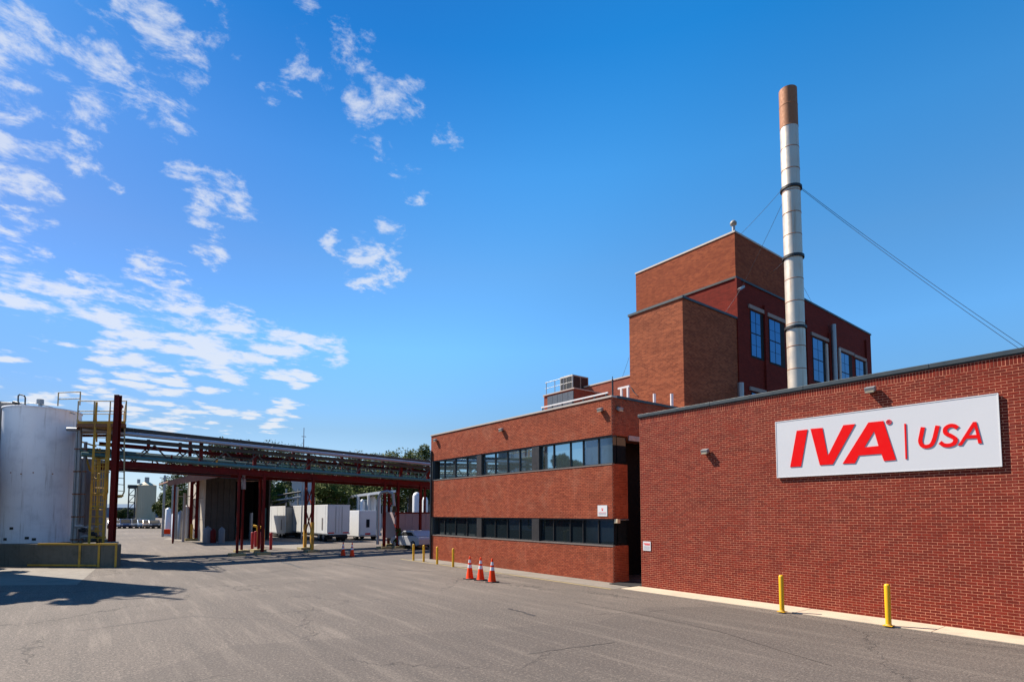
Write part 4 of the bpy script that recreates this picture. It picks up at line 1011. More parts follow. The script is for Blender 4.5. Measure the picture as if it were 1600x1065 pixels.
def s_for(px, t):
    lo, hi = -0.2, 1.3
    for _ in range(40):
        m_ = (lo+hi)/2; p = RL + rdir*(RLEN*m_) + rbk*t
        x = 800 + F*(p.x*CA-p.y*SA)/(p.x*SA+p.y*CA)
        if x < px: lo = m_
        else: hi = m_
    return (lo+hi)/2
def column(px, t, m=None, w=0.19, yellow=0.0, foot=True):
    w = {373:.13, 380:.13, 406:.13, 657:.16, 664:.13}.get(px, .165)
    s = s_for(px, t); p = RL + rdir*(RLEN*s) + rbk*t; zt = zat(726,757,s)
    c = MB()
    for (a2, b2, hx, hy) in ((0,-w/2,w/2,.012),(0,w/2,w/2,.012),(0,0,.012,w/2)):
        c.obox(Vector((p.x,p.y,(zt+0.12)/2)) + rdir*a2 + rbk*b2, rdir, rbk, Vector((0,0,1)), hx, hy, (zt-0.12)/2)
    col_ = mk('column', c, m or M_rackred, rk)
    if yellow: mk('yellow_guard', MB().obox(Vector((p.x,p.y,yellow/2+0.15)), rdir, rbk, Vector((0,0,1)), w/2+.02, w/2+.02, yellow/2), M_yrust, rk)
    if foot: mk('footing', MB().obox(Vector((p.x,p.y,0.08)), rdir, rbk, Vector((0,0,1)), 0.42, 0.42, 0.08), M_yfade, rk)
    return p, zt
cols = {}
for px, t, yl in ((373,0.0,0),(380,3.2,0),(412,0.0,0),(406,3.2,0),(478,3.2,1.7),(489,0.0,1.9),(601,0.0,0),(608,3.2,0),(622,0.0,0),(657,0.0,0),(664,3.2,0)):
    cols[px] = column(px, t, yellow=yl)
for (a2, b2) in ((478,489),(608,622)):
    (p, zp), (q_, zq) = cols[a2], cols[b2]
    for (za, zb2) in ((1.2,3.0),(3.0,4.6),(3.0,1.2),(4.6,3.0)):
        mk('brace', MB().bar((p.x,p.y,za),(q_.x,q_.y,zb2),0.07), M_rackred, rk)
# pipes carried by the rack
def rpipe(name, yL, yR, t, r, m, label, s0=-0.07, s1=1.12, joints=0):
    a_, b_ = RK(s0,yL,yR,t), RK(s1,yL,yR,t)
    th_ = thing(name, label, 'pipe', tuple((a_+b_)/2), 0, 'pipes carried along the rack')
    n = max(1, joints)
    for k in range(n):
        p, q_ = a_.lerp(b_, k/n), a_.lerp(b_, (k+1)/n)
        mk('pipe_length', MB().tube(p, q_, r, 18), m, th_)
        if n > 1: mk('joint', MB().tube(q_-rdir*0.04, q_+rdir*0.04, r*1.07, 18), m, th_)
    return th_
rpipe('clad_pipe', 676, 725.5, -0.12, 0.125, M_silver, 'thick silver insulated pipe along the top front of the rack', joints=10)
rpipe('green_pipe', 713, 750.5, -0.1, 0.115, M_teal, 'teal painted pipe resting just above the red beam on the front', joints=8)
rpipe('green_pipe', 705, 746, 0.9, 0.075, M_teal, 'thinner teal pipe behind the front teal pipe', joints=6)
rpipe('dark_pipe', 703, 744, 1.6, 0.10, M_olive, 'dark brown pipe in the middle of the rack', joints=6)
rpipe('green_pipe', 699, 741, 2.4, 0.09, M_teal, 'teal pipe near the back of the rack', joints=6)
rpipe('grey_pipe', 708, 747, 2.0, 0.07, M_galv, 'thin bare grey pipe between the teal pipes', joints=6)
rpipe('thin_conduit', 731, 760, 0.9, 0.035, M_dark, 'thin dark conduit hung below the red beam at the left', s0=0.0, s1=0.3)
for k in range(26):
    s = 0.03 + k*0.037 + random.uniform(-.008,.008); t = random.choice((0.5, 1.2, 2.2, 2.8)); h_ = random.uniform(8, 20)
    y0 = 699+random.uniform(0,8); 
    mk('pipe_riser', MB().tube(RK(s,y0,740+(y0-699)*.6,t), RK(s,y0+h_,740+(y0-699)*.6+h_*.55,t), random.choice((0.035,0.05)), 8), random.choice((M_olive,M_teal,M_rackred,M_dark,M_yrust)), rk)
# green ladder-ish grate along the right half
for k in range(30):
    s = 0.45 + k*0.0185; mk('grate_post', MB().bar(RK(s,696,738,0.6), RK(s,712,749,0.6), 0.05), M_teal, rk)
for (ya_, yb_) in ((696,738),(704,743.5),(712,749)): mk('grate_rail', MB().bar(RK(0.44,ya_,yb_,0.6), RK(1.0,ya_,yb_,0.6), 0.05), M_teal, rk)
# lighter pipes hanging down by the shed
p = onV(381, 742, 38.6); q_ = onV(381, 764, 38.6)
mk('hanging_duct', MB().tube(p, q_, 0.13, 12), M_silver, label='pale vertical duct hanging below the red beam in front of the shed', cat='duct')
t = thing('grey_bend_pipe', 'grey pipe bending over between the red columns near the office', 'pipe', tuple(onV(590,855,41)))
mk('pipe', MB().path([onV(590,850,41), onV(591,778,41), onV(596,769,41), onV(606,767,41), onV(614,771,41), onV(616,790,41)], 0.11, 10), M_galv, t)
# antenna mast behind the rack
a_ = onV(475, 668, 50)
mk('antenna_mast', MB().tube((a_.x,a_.y,0),(a_.x,a_.y,a_.z-1),0.05,8).tube((a_.x,a_.y,a_.z-1),a_,0.03,8).tube((a_.x-.2,a_.y,a_.z-.8),(a_.x+.2,a_.y,a_.z-.8),0.03,6), M_galv, label='thin antenna mast rising above the middle of the pipe rack', cat='antenna')

# guard posts round the column at the middle of the yard
for i, (px, py) in enumerate(((394,857),(399,854),(404.5,856),(423,858))):
    lab = ('leftmost of the red guard posts round the middle rack column','second red guard post from the left by the middle rack column','red guard post just left of the yellow guard pipes','red guard post standing alone on the right of the middle rack column')[i]
    bollard(onZ(px,py), 1.25, lab, 'red guard posts round a rack column', mat('guard_red',(0.55,0.015,0.012),0.5,var=0.1), base=False, r=0.10)
for i, (px, py) in enumerate(((401.5,853),(411,858))):
    p = onZ(px,py); t = thing('guard_pipe', ('rear','front')[i]+' yellow hooped guard pipe at the middle rack column', 'guard', tuple(p), 0)
    mk('pipe', MB().path([p, p+Vector((0,0,1.5)), p+Vector((0,0,1.62))-_rt*0.08, p+Vector((0,0,1.66))-_rt*0.35], 0.09, 10), M_yellow, t)

# ---------------------------------------------------------------- shed with canopy
sc0 = onZ(317, 846)
sh = thing('pump_shed', 'tall weathered concrete pump shed under a rusty canopy behind the pipe rack', 'building', tuple(sc0))
zsh = 6.2
SXa, SYa = sc0.x, sc0.y
XM = onY(366, 846, SYa).x; XE = onY(417, 850, SYa).x+0.6
mk('wall', MB().box(SXa+0.05, XM, SYa+0.05, SYa+11, 0, zsh), M_shedshade, sh)
mk('bay_back_wall', MB().box(XM+0.002, XE, SYa+8, SYa+8.2, 0, zsh), M_chas, sh)  # near-black wall colour for the dark inside the open bay
mk('bay_end_wall', MB().box(XE-0.15, XE, SYa+1.5, SYa+7.998, 0, zsh), M_shedshade, sh)
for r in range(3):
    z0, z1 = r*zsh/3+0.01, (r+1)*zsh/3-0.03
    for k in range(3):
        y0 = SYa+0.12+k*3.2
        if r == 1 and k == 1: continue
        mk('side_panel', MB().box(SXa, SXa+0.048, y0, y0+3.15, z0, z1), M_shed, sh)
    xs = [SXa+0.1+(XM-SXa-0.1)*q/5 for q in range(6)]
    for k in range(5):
        mk('front_panel', MB().box(xs[k], xs[k+1]-0.04, SYa, SYa+0.048, z0, z1), M_shedshade, sh)
mk('corner_post', MB().box(SXa-0.06, SXa+0.09, SYa-0.06, SYa+0.09, 0, zsh), M_shed, sh)
mk('window', MB().box(SXa-0.01, SXa+0.047, SYa+3.4, SYa+5.2, 2.15, 4.1), M_black, sh)
mk('canopy', MB().prism([(SXa-3.3, SYa-3, 5.35),(SXa-3.3, SYa+4, 5.35),(SXa+0.6, SYa+4, 6.7),(SXa+0.6, SYa-3, 6.7)], (0,0,0.10)), M_roof, sh)
mk('canopy_gable', MB().prism([(SXa-3.3, SYa-3.05, 5.0),(SXa-3.3, SYa-3.05, 5.35),(SXa+0.55, SYa-3.05, 6.68),(SXa+0.55, SYa-3.05, 5.9)], (0,0.04,0)), M_roof, sh)
mk('canopy_roof', MB().box(SXa+0.6, XE+0.3, SYa-4.5, SYa+11.2, 6.25, 6.45), M_roof, sh)
mk('fascia', MB().box(SXa+0.6, XE+0.3, SYa-4.55, SYa-4.5, 5.75, 6.5), M_chas, sh)
for k in range(3):
    mk('canopy_post', MB().bar((SXa-2.6+k*0.3, SYa-1.5+k*2.4, 0),(SXa-2.6+k*0.3, SYa-1.5+k*2.4, 5.5+k*.08),0.13), M_rackred if k == 0 else M_tank2, sh)
for k in range(3): mk('canopy_lamp', MB().obox(Vector((SXa-2.4+k*1.1, SYa-2.6, 5.60+k*0.27)), Vector((1,0,0)),Vector((0,1,0)),Vector((0,0,1)),0.12,0.12,0.07), M_white, sh)
for k in range(3): mk('bay_pipe', MB().tube((XM+0.6+k*1.3, SYa+2.0, 0),(XM+0.6+k*1.3, SYa+2.0, 2.2+k*.5),0.18,10), M_teal if k != 1 else M_galv, sh)
# red support frame in front of the shed
fp = onZ(297,844); fp2 = onZ(306,844)
rf = thing('red_support_frame', 'pair of red posts with a bright bracket in front of the grey shed', 'frame', tuple(fp))
zf = onV(300,745,fp.x*SA+fp.y*CA).z
for p in (fp, fp2): mk('post', MB().bar(p, (p.x,p.y,zf), 0.26), M_rackred, rf)
mk('bracket', MB().prism([Vector((fp.x,fp.y,zf-0.9)), Vector((fp2.x,fp2.y,zf-0.3)), Vector((fp2.x+1.6,fp2.y-0.8,zf+0.1)), Vector((fp.x-0.3,fp.y,zf+0.1))], (0,-0.1,0)), M_rackred, rf)
for k in range(5):
    z0 = 0.6+k*1.1; a2, b2 = (fp, fp2) if k % 2 else (fp2, fp)
    mk('lacing', MB().bar((a2.x,a2.y,z0),(b2.x,b2.y,z0+1.1),0.05), M_pink, rf)
mk('footing', MB().box(fp.x-0.5, fp2.x+0.5, fp.y-0.6, fp.y+0.6, 0, 0.22), M_yfade, rf)
mk('yellow_guard', MB().bar(fp.lerp(fp2,0.5)+Vector((0,0,0.2))-fy*0.3, fp.lerp(fp2,0.5)+Vector((0,0,1.6))-fy*0.3, 0.2), M_yrust, rf)
# cylinders and drums by the shed front, pale ones coloured darker for shade
for i, (px, hh, rr, m_, lab) in enumerate(((324,1.5,0.34,M_tank2,'pale grey drum-like cylinder at the left of the shed front'), (333,1.3,0.24,M_rackred,'dark red cylinder between two pale ones by the shed'),
                                       (346,1.45,0.26,M_tank2,'pale cylinder with a narrow neck by the middle of the shed front'))):
    p = onV(px, 846, 50.5); mk('gas_cylinder', MB().lathe((p.x,p.y,0), [(rr,0),(rr,hh*.8),(rr*.6,hh*.92),(rr*.25,hh*.95),(rr*.25,hh),(0.001,hh)], 18), m_, label=lab, cat='cylinder')
# grey risers, poles and small tanks along the road on the left
for i, (px, yt, yb, r_, m_) in enumerate(((254,742,838,.12,M_galv),(268,752,838,.13,M_galv),(274,760,842,.12,M_galv),(286,770,846,.13,M_pale),(262,792,836,.34,M_trail),(272,800,840,.3,M_tank),(281,797,842,.28,M_galv),(290,788,844,.26,M_trail))):
    g = onZ(px, yb); v = g.x*SA+g.y*CA; zt = onV(px, yt, v).z
    if r_ < .2:
        mk('utility_pole', MB().tube(g, (g.x,g.y,zt), r_, 10).tube((g.x-.5,g.y,zt-.3),(g.x+.5,g.y,zt-.3),0.05,6), m_, cat='pole', label=('tallest grey pole left of the shed canopy','grey pole directly under the canopy edge','grey pole beside the small white tanks','pale pole just left of the red support frame')[i], group='poles beside the road')
    else:
        mk('small_tank', MB().lathe((g.x,g.y,0), [(r_,0),(r_,zt*.93),(r_*.55,zt*.96),(r_*.3,zt*.97),(r_*.3,zt)], 18), m_, cat='tank', label=('first and farthest small pale tank beside the road','second small pale tank beside the road','third small grey tank beside the road','small pale tank nearest the shed')[i-4], group='small tanks beside the road')
g = onZ(269,837); bt = thing('road_barrier', 'orange and white plastic barrier beside the small tanks', 'barrier', tuple(g))
mk('body', MB().obox(g+Vector((0,0,0.5)), _rt, fy, Vector((0,0,1)), 0.9, 0.2, 0.3), M_orange, bt); mk('band', MB().obox(g+Vector((0,0,0.12)), _rt, fy, Vector((0,0,1)), 0.95, 0.25, 0.12), M_white, bt)

# ---------------------------------------------------------------- trailers and vehicles
def wheels(parent, x, y0s, w, r=0.48):
    for yy in y0s:
        for xx in (x+0.18, x+w-0.18):
            wh = mk('wheel', MB().tube((xx-0.14,yy,r),(xx+0.14,yy,r),r,18), M_tyre, parent)
            mk('rim', MB().tube((xx-0.15,yy,r),(xx+0.15,yy,r),r*.5,12), M_galv, wh)
def trailer(corner, w, L, ztop, zfl, label, m, mrear, marks=True, step=0):
    x, y = corner.x, corner.y
    t = thing('semi_trailer', label, 'trailer', (x+w/2, y, 0), 0, 'trailers parked behind the rack')
    mk('box', MB().box(x, x+w, y+0.04, y+L, zfl, ztop), m, t, bevel=0.03)
    for k in range(2):
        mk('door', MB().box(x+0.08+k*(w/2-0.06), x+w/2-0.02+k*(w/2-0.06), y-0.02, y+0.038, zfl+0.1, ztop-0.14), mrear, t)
        xr = x+w*(0.36+0.28*k); mk('lock_rod', MB().tube((xr,y-0.045,zfl+0.1),(xr,y-0.045,ztop-0.14),0.02,6), M_galv, t)
    for za, zb3 in ((ztop-0.13, ztop+0.01), (zfl-0.06, zfl+0.09)): mk('rear_frame', MB().box(x-0.01, x+w+0.01, y-0.01, y+0.036, za, zb3), M_chas if not marks else m, t)
    if marks:
        for k in range(2):
            xr = x+0.08+k*(w-0.75); mk('tail_light', MB().box(xr, xr+0.55, y-0.035, y-0.021, zfl+0.06, zfl+0.16), M_red, t)
    k = 0; yy = y+0.6
    while yy < y+L:
        mk('side_rib', MB().box(x-0.012, x-0.001, yy, yy+0.04, zfl+0.05, ztop-0.05), m, t); yy += 2.4
    mk('chassis', MB().box(x+0.5, x+w-0.5, y+0.1, y+L-0.2, zfl-0.3, zfl-0.02), M_chas, t)
    mk('bumper', MB().box(x+0.2, x+w-0.2, y+0.0, y+0.1, 0.45, 0.57).box(x+0.5,x+0.6,y,y+0.1,0.5,zfl-0.07).box(x+w-0.6,x+w-0.5,y,y+0.1,0.5,zfl-0.07), M_chas, t)
    wheels(t, x, (y+1.2, y+2.4), w, 0.45)
    mk('side_rail', MB().box(x-0.02, x+0.03, y+0.06, y+L, zfl-0.08, zfl+0.05), M_galv, t)
    for k in range(2): mk('landing_leg', MB().box(x+0.3+k*(w-0.75), x+0.45+k*(w-0.75), y+L-2.6, y+L-2.45, 0, zfl-0.1), M_chas, t)
    mk('dark_vent', MB().box(x-0.016, x-0.004, y+1.2, y+1.55, zfl+0.35, zfl+1.5), M_tank2, t)
    mk('mud_flap', MB().box(x+0.1,x+0.7,y+0.5,y+0.52,0.2,zfl-0.1).box(x+w-0.7,x+w-0.1,y+0.5,y+0.52,0.2,zfl-0.1), M_tyre, t)
    return t
def cz(px, v): p = onV(px, 800, v); p.z = 0; return p
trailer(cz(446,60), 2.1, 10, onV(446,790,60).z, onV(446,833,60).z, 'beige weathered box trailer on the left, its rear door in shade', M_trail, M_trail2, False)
trailer(cz(512,52), 2.15, 12, onV(512,788,52).z, onV(512,834,52).z, 'white box trailer in the middle with red marks low on its rear doors', M_trail, M_trail)
# box truck with rear step
c = cz(561, 55)
tt = thing('box_truck', 'white box truck with an oval rear window slot standing behind the red columns', 'truck', tuple(c))
zt, zf = onV(561,797,55).z, onV(561,838,55).z
zt3, zf3 = zt, zf
mk('box', MB().box(c.x, c.x+2.2, c.y, c.y+3.0, zf, zt), M_white, tt, bevel=0.04)
mk('rear_door', MB().box(c.x+0.15, c.x+2.05, c.y-0.03, c.y-0.002, zf+0.08, zt-0.15), M_trail, tt)
mk('window', MB().box(c.x+0.75, c.x+1.1, c.y-0.05, c.y-0.031, zf+0.9, zf+1.7), M_black, tt)
mk('mark', MB().box(c.x+0.65, c.x+1.2, c.y-0.05, c.y-0.031, zf+0.2, zf+0.34), M_red, tt)
mk('chassis', MB().box(c.x+0.3, c.x+1.9, c.y+0.05, c.y+4.6, 0.4, zf-0.01), M_chas, tt)
mk('cab', MB().box(c.x+0.05, c.x+2.1, c.y+3.2, c.y+4.8, 0.55, 2.4), M_white, tt, bevel=0.15)
mk('step', MB().box(c.x+0.2, c.x+2.0, c.y-0.3, c.y, 0.42, 0.52), M_galv, tt)
wheels(tt, c.x, (c.y+1.1, c.y+4.0), 2.2, 0.42)
# blue-white bus-like vehicle glimpsed between trailer and truck
c = cz(541, 66)
tt = thing('white_bus', 'pale blue-white bus front glimpsed between the trailer and the box truck', 'bus', tuple(c))
mk('body', MB().box(c.x, c.x+2.2, c.y, c.y+7, 0.55, onV(550,799,66).z), M_tank, tt, bevel=0.1)
mk('windscreen', MB().box(c.x+0.2, c.x+2.0, c.y-0.02, c.y-0.001, 1.5, 2.1), M_black, tt)
mk('bumper', MB().box(c.x+0.02, c.x+2.15, c.y-0.1, c.y-0.003, 0.55, 0.85), M_chas, tt)
wheels(tt, c.x, (c.y+1.1, c.y+5.6), 2.2, 0.42)
# pinkish trailer broadside
c = cz(617, 44); zt = onV(640,800,44).z; zf = onV(640,848,44).z
tt = thing('reefer_trailer', 'pinkish grey trailer standing broadside in the shade beside the office', 'trailer', tuple(c))
mk('box', MB().box(c.x, c.x+9, c.y, c.y+2.4, zf+0.35, zt), M_pink, tt, bevel=0.03)
for k in range(14): mk('side_rib', MB().box(c.x+0.3+k*0.62, c.x+0.34+k*0.62, c.y-0.02, c.y-0.001, zf+0.45, zt-0.1), M_pink, tt)
mk('top_rail', MB().box(c.x-0.01, c.x+9.01, c.y-0.03, c.y-0.001, zt-0.09, zt+0.02), M_rackred, tt)
mk('chassis', MB().box(c.x+0.4, c.x+8.8, c.y+0.4, c.y+2.0, 0.45, zf+0.34), M_chas, tt)
for xx in (c.x+1.2, c.x+2.4, c.x+7.2):
    for yy in (c.y+0.25, c.y+2.15):
        wh = mk('wheel', MB().tube((xx,yy-.13,0.45),(xx,yy+.13,0.45),0.45,18), M_tyre, tt); mk('rim', MB().tube((xx,yy-.14,0.45),(xx,yy+.14,0.45),0.22,12), M_galv, wh)

def car(c, rz, m, label, L=4.5, hgt=1.5, grp='cars parked in a far row', van=False):
    t = thing('parked_car', label, 'car', tuple(c), rz, grp)
    M = ORIG[t.name]; w = 0.88
    def pr(prof, w0, w1, nm, mt):
        mb = MB(); i = 0
        pts = [M @ Vector((x, -w0, z)) for x, z in prof]
        mb.prism(pts, (M.to_3x3() @ Vector((0, 2*w0, 0)))); return mk(nm, mb, mt, t, bevel=0.05)
    hf = L/2
    pr([(-hf,.35),(-hf,.75),(-hf*.95,.92),(-hf*.55,.97),(hf*.45,.95),(hf*.9,.82),(hf,.65),(hf,.35),(hf*.8,.25),(-hf*.8,.25)], w, w, 'body', m)
    if van: pr([(-hf*.93,.95),(-hf*.88,hgt),(hf*.25,hgt),(hf*.55,.95)], w-.06, w, 'cabin', m)
    else: pr([(-hf*.8,.95),(-hf*.5,hgt),(hf*.12,hgt),(hf*.5,.95)], w-.08, w, 'cabin', m)
    for sy in (-1,1):
        g = MB(); g.prism([M @ Vector((x,sy*(w-.07 if not van else w-.05),z)) for x,z in ((-hf*.62,1.0),(-hf*.45,hgt-.1),(hf*.08,hgt-.1),(hf*.36,1.0))], M.to_3x3() @ Vector((0,sy*.02,0)))
        mk('side_glass', g, M_black, t)
    mk('windscreen', MB().prism([M @ Vector(v) for v in ((hf*.49,-.68,.985),(hf*.49,.68,.985),(hf*.155,.62,hgt-.07),(hf*.155,-.62,hgt-.07))], M.to_3x3() @ Vector((.025,0,.02))), M_black, t)
    for sx in (-.62,.64):
        for sy in (-1,1):
            p = M @ Vector((hf*sx, sy*(w-.1), .32)); d = M.to_3x3() @ Vector((0,.11,0))
            wh = mk('wheel', MB().tube(p-d, p+d, .32, 16), M_tyre, t); mk('rim', MB().tube(p-d*1.08, p+d*1.08, .19, 12), M_galv, wh)
    for sy in (-1,1):
        p = M @ Vector((hf+.0, sy*.6, .68)); mk('headlight', MB().obox(p, M.to_3x3() @ Vector((1,0,0)), M.to_3x3() @ Vector((0,1,0)), Vector((0,0,1)), .02,.16,.07), M_white, t)
    return t
car(cz(647,43.0), R(96), mat('car_paint_offwhite',(0.5,0.5,0.52),0.4,var=0.04), 'off-white estate car parked in front of the pinkish trailer', 3.9, 1.35, None, False)
carc = [('black',(0.02,0.02,0.022)),('silver',(0.45,0.46,0.48)),('dark blue',(0.02,0.045,0.12)),('white',(0.75,0.75,0.75)),('grey',(0.18,0.19,0.2)),('pale blue',(0.25,0.35,0.48)),('tan',(0.35,0.25,0.17)),('dark grey',(0.05,0.05,0.055))]
for i in range(8):
    nm, cc = carc[i]; cm_ = mat('car_paint_'+nm.replace(' ','_'), cc, 0.25, 0.3, var=0.04, coat=0.6)
    c = cz(178+i*9.0, 99+random.uniform(-1.5,1.5))
    car(c, R(-90)+random.uniform(-.05,.05) - YAW*0.0, cm_, '%s car in the far parked row, %s' % (nm, ('at its left end behind the tower','second from the left','third from the left','fourth from the left, below the silo edge','fifth, in front of the beige silo','sixth, in front of the silo','seventh, right of the silo','last on the right by the poles')[i]), 4.4, random.choice((1.45,1.5,1.65)))

# ---------------------------------------------------------------- far plant: silo, tower, buildings
v = 150; g = cz(227.5, v); zt = onV(227,758,v).z; rr = 15.5*v/F*0.83
si = thing('beige_silo', 'large beige ribbed silo far behind the parked cars', 'silo', tuple(g))
mk('shell', MB().lathe((g.x,g.y,0), [(rr,0),(rr,zt)], 48), M_silo, si)
mk('roof', MB().lathe((g.x,g.y,0), [(rr+.1,zt),(rr*.5,zt+0.6),(0.6,zt+0.9),(0.001,zt+0.9)], 48), M_silo, si)
for k in range(28):
    a2 = 2*math.pi*k/28; mk('rib', MB().bar((g.x+math.cos(a2)*rr,g.y+math.sin(a2)*rr,0),(g.x+math.cos(a2)*rr,g.y+math.sin(a2)*rr,zt),0.12), M_silo, si)
mk('filter_box', MB().box(g.x-.5,g.x+.5,g.y-.5,g.y+.5,zt+.9,zt+2.2).box(g.x-2.2,g.x-1.5,g.y-.5,g.y+.2,zt+.5,zt+1.6), M_galv, si)
g = cz(205, 148); lt = thing('lattice_tower', 'slim dark lattice tower just left of the beige silo', 'tower', tuple(g)); zt = onV(205,762,148).z
for dx in (-.7,.7):
    for dy in (-.7,.7): mk('leg', MB().bar((g.x+dx,g.y+dy,0),(g.x+dx,g.y+dy,zt),0.22), M_dark, lt)
for k in range(5):
    z0 = k*zt/5; mk('brace', MB().bar((g.x-.7,g.y-.7,z0),(g.x+.7,g.y-.7,z0+zt/5),0.15).bar((g.x-.7,g.y-.7,z0+zt/5-.1),(g.x+.7,g.y-.7,z0+zt/5-.1),0.2), M_dark, lt)
mk('head', MB().box(g.x-1.0,g.x+1.0,g.y-1.0,g.y+1.0,zt,zt+0.8), M_dark, lt)
g = cz(150, 330)
wh = thing('far_hill_block', 'long low blue-grey block in place of hazy hills on the horizon left of the silo', 'building', tuple(g))  # block built where blue hills lie, haze put into its colour
mk('wall', MB().obox(g+_rt*10+Vector((0,0,2.7)), _rt, fy, Vector((0,0,1)), 45, 12, 2.7), M_bluew, wh)
mk('roof', MB().prism([g-_rt*36-fy*12.5+Vector((0,0,5.4)), g+_rt*56-fy*12.5+Vector((0,0,5.4)), g+_rt*56+Vector((0,0,7.6)), g-_rt*36+Vector((0,0,7.6))], (0,0,0.3)), M_bluew, wh)
for k in range(8): mk('door', MB().obox(g+_rt*(-30+k*10)-fy*12.05+Vector((0,0,1.8)), _rt, fy, Vector((0,0,1)), 1.8, 0.04, 1.8), M_bldg2, wh)

def block(name, px0, px1, yt, v, depth, m, label, zb=0, windows=0, wm=None, roof=None):
    a_ = cz(px0, v); b_ = cz(px1, v); zt = onV(px0, yt, v).z; L = (b_-a_).length
    t = thing(name, label, 'building', tuple(a_))
    c = (a_+b_)/2 + fy*depth/2
    mk('wall', MB().obox(c+Vector((0,0,(zt+zb)/2)), _rt, fy, Vector((0,0,1)), L/2, depth/2, (zt-zb)/2), m, t)
    mk('parapet', MB().obox(c+Vector((0,0,zt+0.1)), _rt, fy, Vector((0,0,1)), L/2+.1, depth/2+.1, 0.1), roof or M_white, t)
    for k in range(windows):
        q = a_ + _rt*(L*(k+.5)/windows) - fy*0.03
        mk('window', MB().obox(q+Vector((0,0,zt*0.72)), _rt, fy, Vector((0,0,1)), L/windows*.3, 0.02, 0.7), wm or M_black, t)
    return t
block('process_building', 455, 487, 753, 84, 10, M_bldg, 'white process building rising behind the beige trailer', windows=3, wm=M_bldg2)
block('process_building', 484, 545, 762, 96, 14, M_bldg2, 'pale blue-grey building behind the white trailer', windows=4)
block('process_building', 420, 452, 772, 92, 8, M_tank, 'low grey-blue process block left behind the beige trailer', windows=3)
block('process_building', 556, 600, 782, 88, 10, M_bldg, 'white low building behind the box truck', windows=3)
block('process_building', 636, 690, 779, 90, 10, M_bldg2, 'grey building behind the pinkish trailer', windows=3)
# roof canopy on posts
a_, b_ = onV(521,777,72), onV(602,766,66)
cn = thing('loading_canopy', 'long pale loading canopy on thin posts behind the trucks', 'canopy', tuple(Vector((a_.x,a_.y,0))))
mk('roof', MB().prism([a_, b_, b_+fy*6+Vector((0,0,.3)), a_+fy*6+Vector((0,0,.3))], (0,0,-0.28)), M_trail, cn)
for k in range(5):
    p = a_.lerp(b_, (k+.5)/5); mk('post', MB().bar((p.x,p.y,0),(p.x,p.y,p.z-.28),0.25), M_bldg, cn)
# white upright vessels and piping
for i, (px, yt, r_, v) in enumerate(((582,774,0.42,70),(651,768,0.50,66),(566,779,0.3,68),(664,775,0.36,70),(430,776,0.7,80),(441,768,0.7,82))):
    g = cz(px, v); zt = onV(px, yt, v).z
    mk('process_vessel', MB().lathe((g.x,g.y,0), [(r_,0),(r_,zt-.5),(r_*.7,zt-.15),(0.001,zt)], 24), M_white if i in (1,) else M_trail, cat='vessel', group='upright vessels behind the trailers',
       label=('pale upright vessel behind the loading canopy','bright white upright vessel above the pinkish trailer','thin vessel at the left of the loading canopy','thin pale vessel right of the bright white one','pale vessel above the beige trailer','second pale vessel beside the white process building')[i])
t = thing('overhead_pipes', 'bundle of thin overhead pipes crossing behind the braced columns', 'pipes', tuple(cz(440,75)))
for k, (x0,y0,x1,y1) in enumerate(((418,776,470,768),(418,783,470,776),(488,760,540,762),(492,768,540,770),(426,790,450,782))):
    mk('pipe', MB().tube(onV(x0,y0,74), onV(x1,y1,74), 0.13, 8), M_galv if k % 2 else M_dark, t)
for px in (424, 447, 466, 494, 536):
    p = onV(px, 775, 74.3); mk('support', MB().bar((p.x,p.y,0), (p.x,p.y,p.z+1.0), 0.2), M_galv, t)

# unseen warehouse added on the left to darken the lower office glass reflections
wb = thing('added_warehouse', 'long low brick warehouse added outside the left edge to darken the office window reflections', 'building', (-9.6, 48, 0))
mk('wall', MB().box(-30, -9.6, 46, 108, 0, 5.4), M_rbrick, wb); mk('roof', MB().box(-30.2, -9.4, 45.8, 108.2, 5.4, 5.7), M_dark, wb)
for k in range(9): mk('door', MB().box(-9.59, -9.53, 49+k*6.4, 52.2+k*6.4, 0, 3.6), M_dark, wb)

# ---------------------------------------------------------------- trees
def leafcloud(c, rx, rz, n, size, clumps):
    mb = MB(); cs = []
    for _ in range(clumps):
        while True:
            p = Vector((random.uniform(-1,1), random.uniform(-1,1), random.uniform(-1,1)))
            if 0.25 < p.length < 1: break
        p = p.normalized()*random.uniform(.45,.95)
        cs.append((Vector((p.x*rx, p.y*rx, p.z*rz)), random.uniform(.22,.42)*rx))
    for _ in range(n):
        cc, r_ = random.choice(cs)
        d = Vector((random.gauss(0,1), random.gauss(0,1), random.gauss(0,.8)))
        d = d.normalized()*r_*random.uniform(.4,1.05)**.6
        p = c + cc + d
        a_ = Vector((random.gauss(0,1),random.gauss(0,1),random.gauss(0,1))).normalized(); b2 = a_.orthogonal().normalized()
        s = size*random.uniform(.6,1.3)
        i = len(mb.v); mb.v += [tuple(p-a_*s), tuple(p+b2*s*.55), tuple(p+a_*s), tuple(p-b2*s*.55)]; mb.f.append((i,i+1,i+2,i+3)); mb.sm.append(False)
    return mb, cs
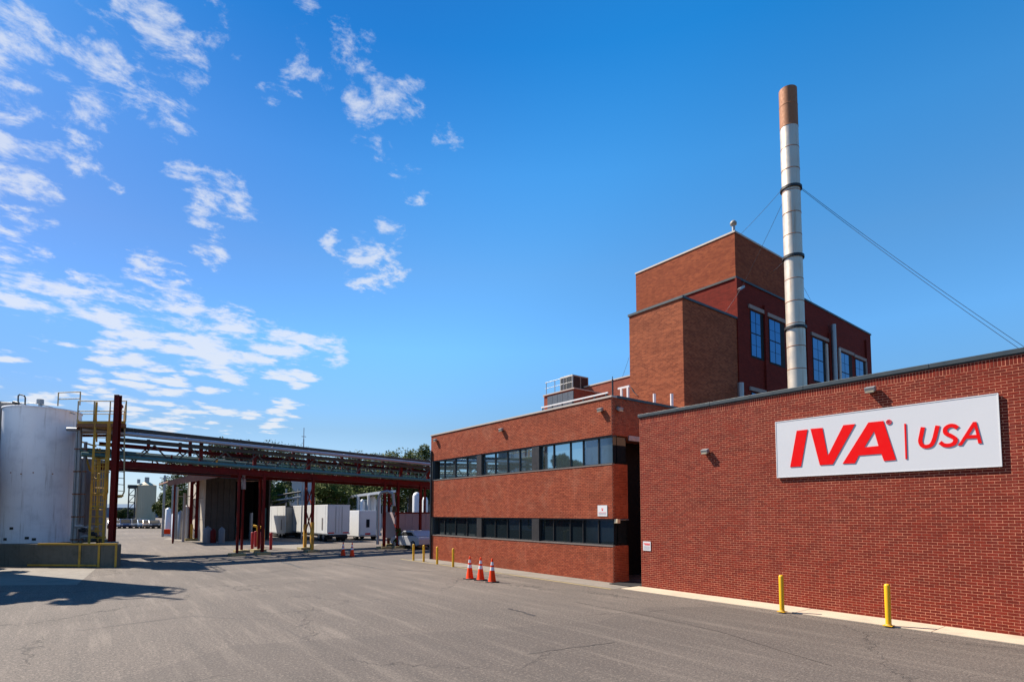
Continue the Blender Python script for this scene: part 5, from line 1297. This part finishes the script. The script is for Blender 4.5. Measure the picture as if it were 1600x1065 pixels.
def tree(px, ytop, v, rx, label, m=None, n=5000, base=None, pos=None, hgt=None, size=0.22):
    g = pos if pos is not None else cz(px, v); zt = hgt if hgt else onV(px, ytop, v).z
    g = Vector((g.x,g.y,0)); t = thing('tree', label, 'tree', tuple(g), 0, 'trees behind the plant')
    rz = zt*0.36; c = Vector((g.x,g.y,zt-rz))
    mb, cs = leafcloud(c, rx, rz, n, size, 26)
    mk('crown', mb, m or M_leaf, t, fix=False)
    tb = MB(); tb.tube(g, (g.x+.1,g.y,zt*.35), rx*.09, 12, rx*.07).tube((g.x+.1,g.y,zt*.35),(g.x,g.y+.1,zt*.8), rx*.07, 10, rx*.02)
    mk('trunk', tb, M_bark, t)
    for k in range(7):
        cc, r_ = cs[k]; mk('limb', MB().tube((g.x+.05,g.y,zt*random.uniform(.3,.5)), c+cc*0.9, rx*.035, 8, rx*.012), M_bark, t)
    return t
TT = [(366,678,78,4.0,'tree poking above the rack roof over the shed',M_leafd),
      (340,692,84,5.0,'dark tree seen through the rack just left of the shed top',M_leafd),
      (305,700,92,5.0,'pale leafy tree seen through the rack truss on the left',M_leaf),
      (415,697,90,6.5,'dark tree seen through the rack over the beige trailer',M_leafd),
      (455,702,98,6.5,'tree behind the white process building',M_leaf),
      (505,706,110,7.5,'broad tree behind the blue-grey building',M_leafd),
      (545,710,100,6.5,'tree behind the loading canopy, left part',M_leafd),
      (580,712,95,6.0,'tree behind the loading canopy, right part',M_leaf),
      (615,702,82,4.2,'yellow-green tree above the rack left of the tallest tree',M_leaf),
      (640,689,80,3.7,'tallest leafy tree rising above the rack beside the office',M_leaf),
      (676,700,84,4.5,'tree half hidden behind the office corner',M_leafd),
      (268,762,178,5.0,'grey-green tree right of the beige silo',M_leafd),
      (276,770,112,4.2,'tree behind the grey poles',M_leaf),
      (292,765,104,4.5,'tree behind the canopy posts of the shed',M_leaf),
      (196,797,170,3.0,'small dark tree at the foot of the lattice tower',M_leafd),
      (520,745,70,3.0,'bushy yellow-green tree between trailer and canopy',M_leaf),
      (418,752,76,3.0,'small bright tree right of the shed',M_leaf)]
for (px, yt, v, rx, lab, mm) in TT: tree(px, yt, v, rx, lab, mm, n=9000, size=0.17 if v < 100 else 0.24)
tree(0, 0, 0, 1.7, 'slender tree outside the left edge next to the tall slim tank', M_leafd, n=8000, pos=Vector((-5.9, 32.4, 0)), hgt=14.5, size=0.2)
tree(0, 0, 0, 2.5, 'lower round tree outside the left edge beside the tall one', M_leafd, n=9000, pos=Vector((-7.2, 39.6, 0)), hgt=8.6, size=0.24)
tree(0, 0, 0, 2.8, 'farthest of the three trees outside the left edge', M_leafd, n=8000, pos=Vector((-8.2, 43.5, 0)), hgt=8.6, size=0.24)
# distant tree line closing the horizon
for i, (px, v, h_) in enumerate(((120,420,8),(60,430,10),(250,300,7),(310,260,8),(400,240,9),(470,230,9),(560,220,9),(640,230,10))):
    tree(px, 0, v, 9, 'far low tree on the horizon, number %s from the left' % ('one two three four five six seven eight nine'.split()[i]) if False else 
         ('far low tree behind the white tank','far low tree at the left picture edge','far low tree right behind the beige silo','far low tree behind the pump shed','far low tree behind the red guard posts','far low tree behind the beige trailer','far low tree behind the box truck','far low tree behind the pinkish trailer','far low tree hidden by the office')[i],
         M_leafd, n=1500, pos=cz(px, v), hgt=h_, size=0.7)
bush = onV(627,838,43.2)
mb, cs = leafcloud(Vector((bush.x,bush.y,0.9)), 0.45, 0.8, 500, 0.12, 6); mk('shrub', mb, M_leaf, label='small yellowish shrub in front of the pinkish trailer', cat='shrub', fix=False)
print('objects', len(bpy.data.objects))
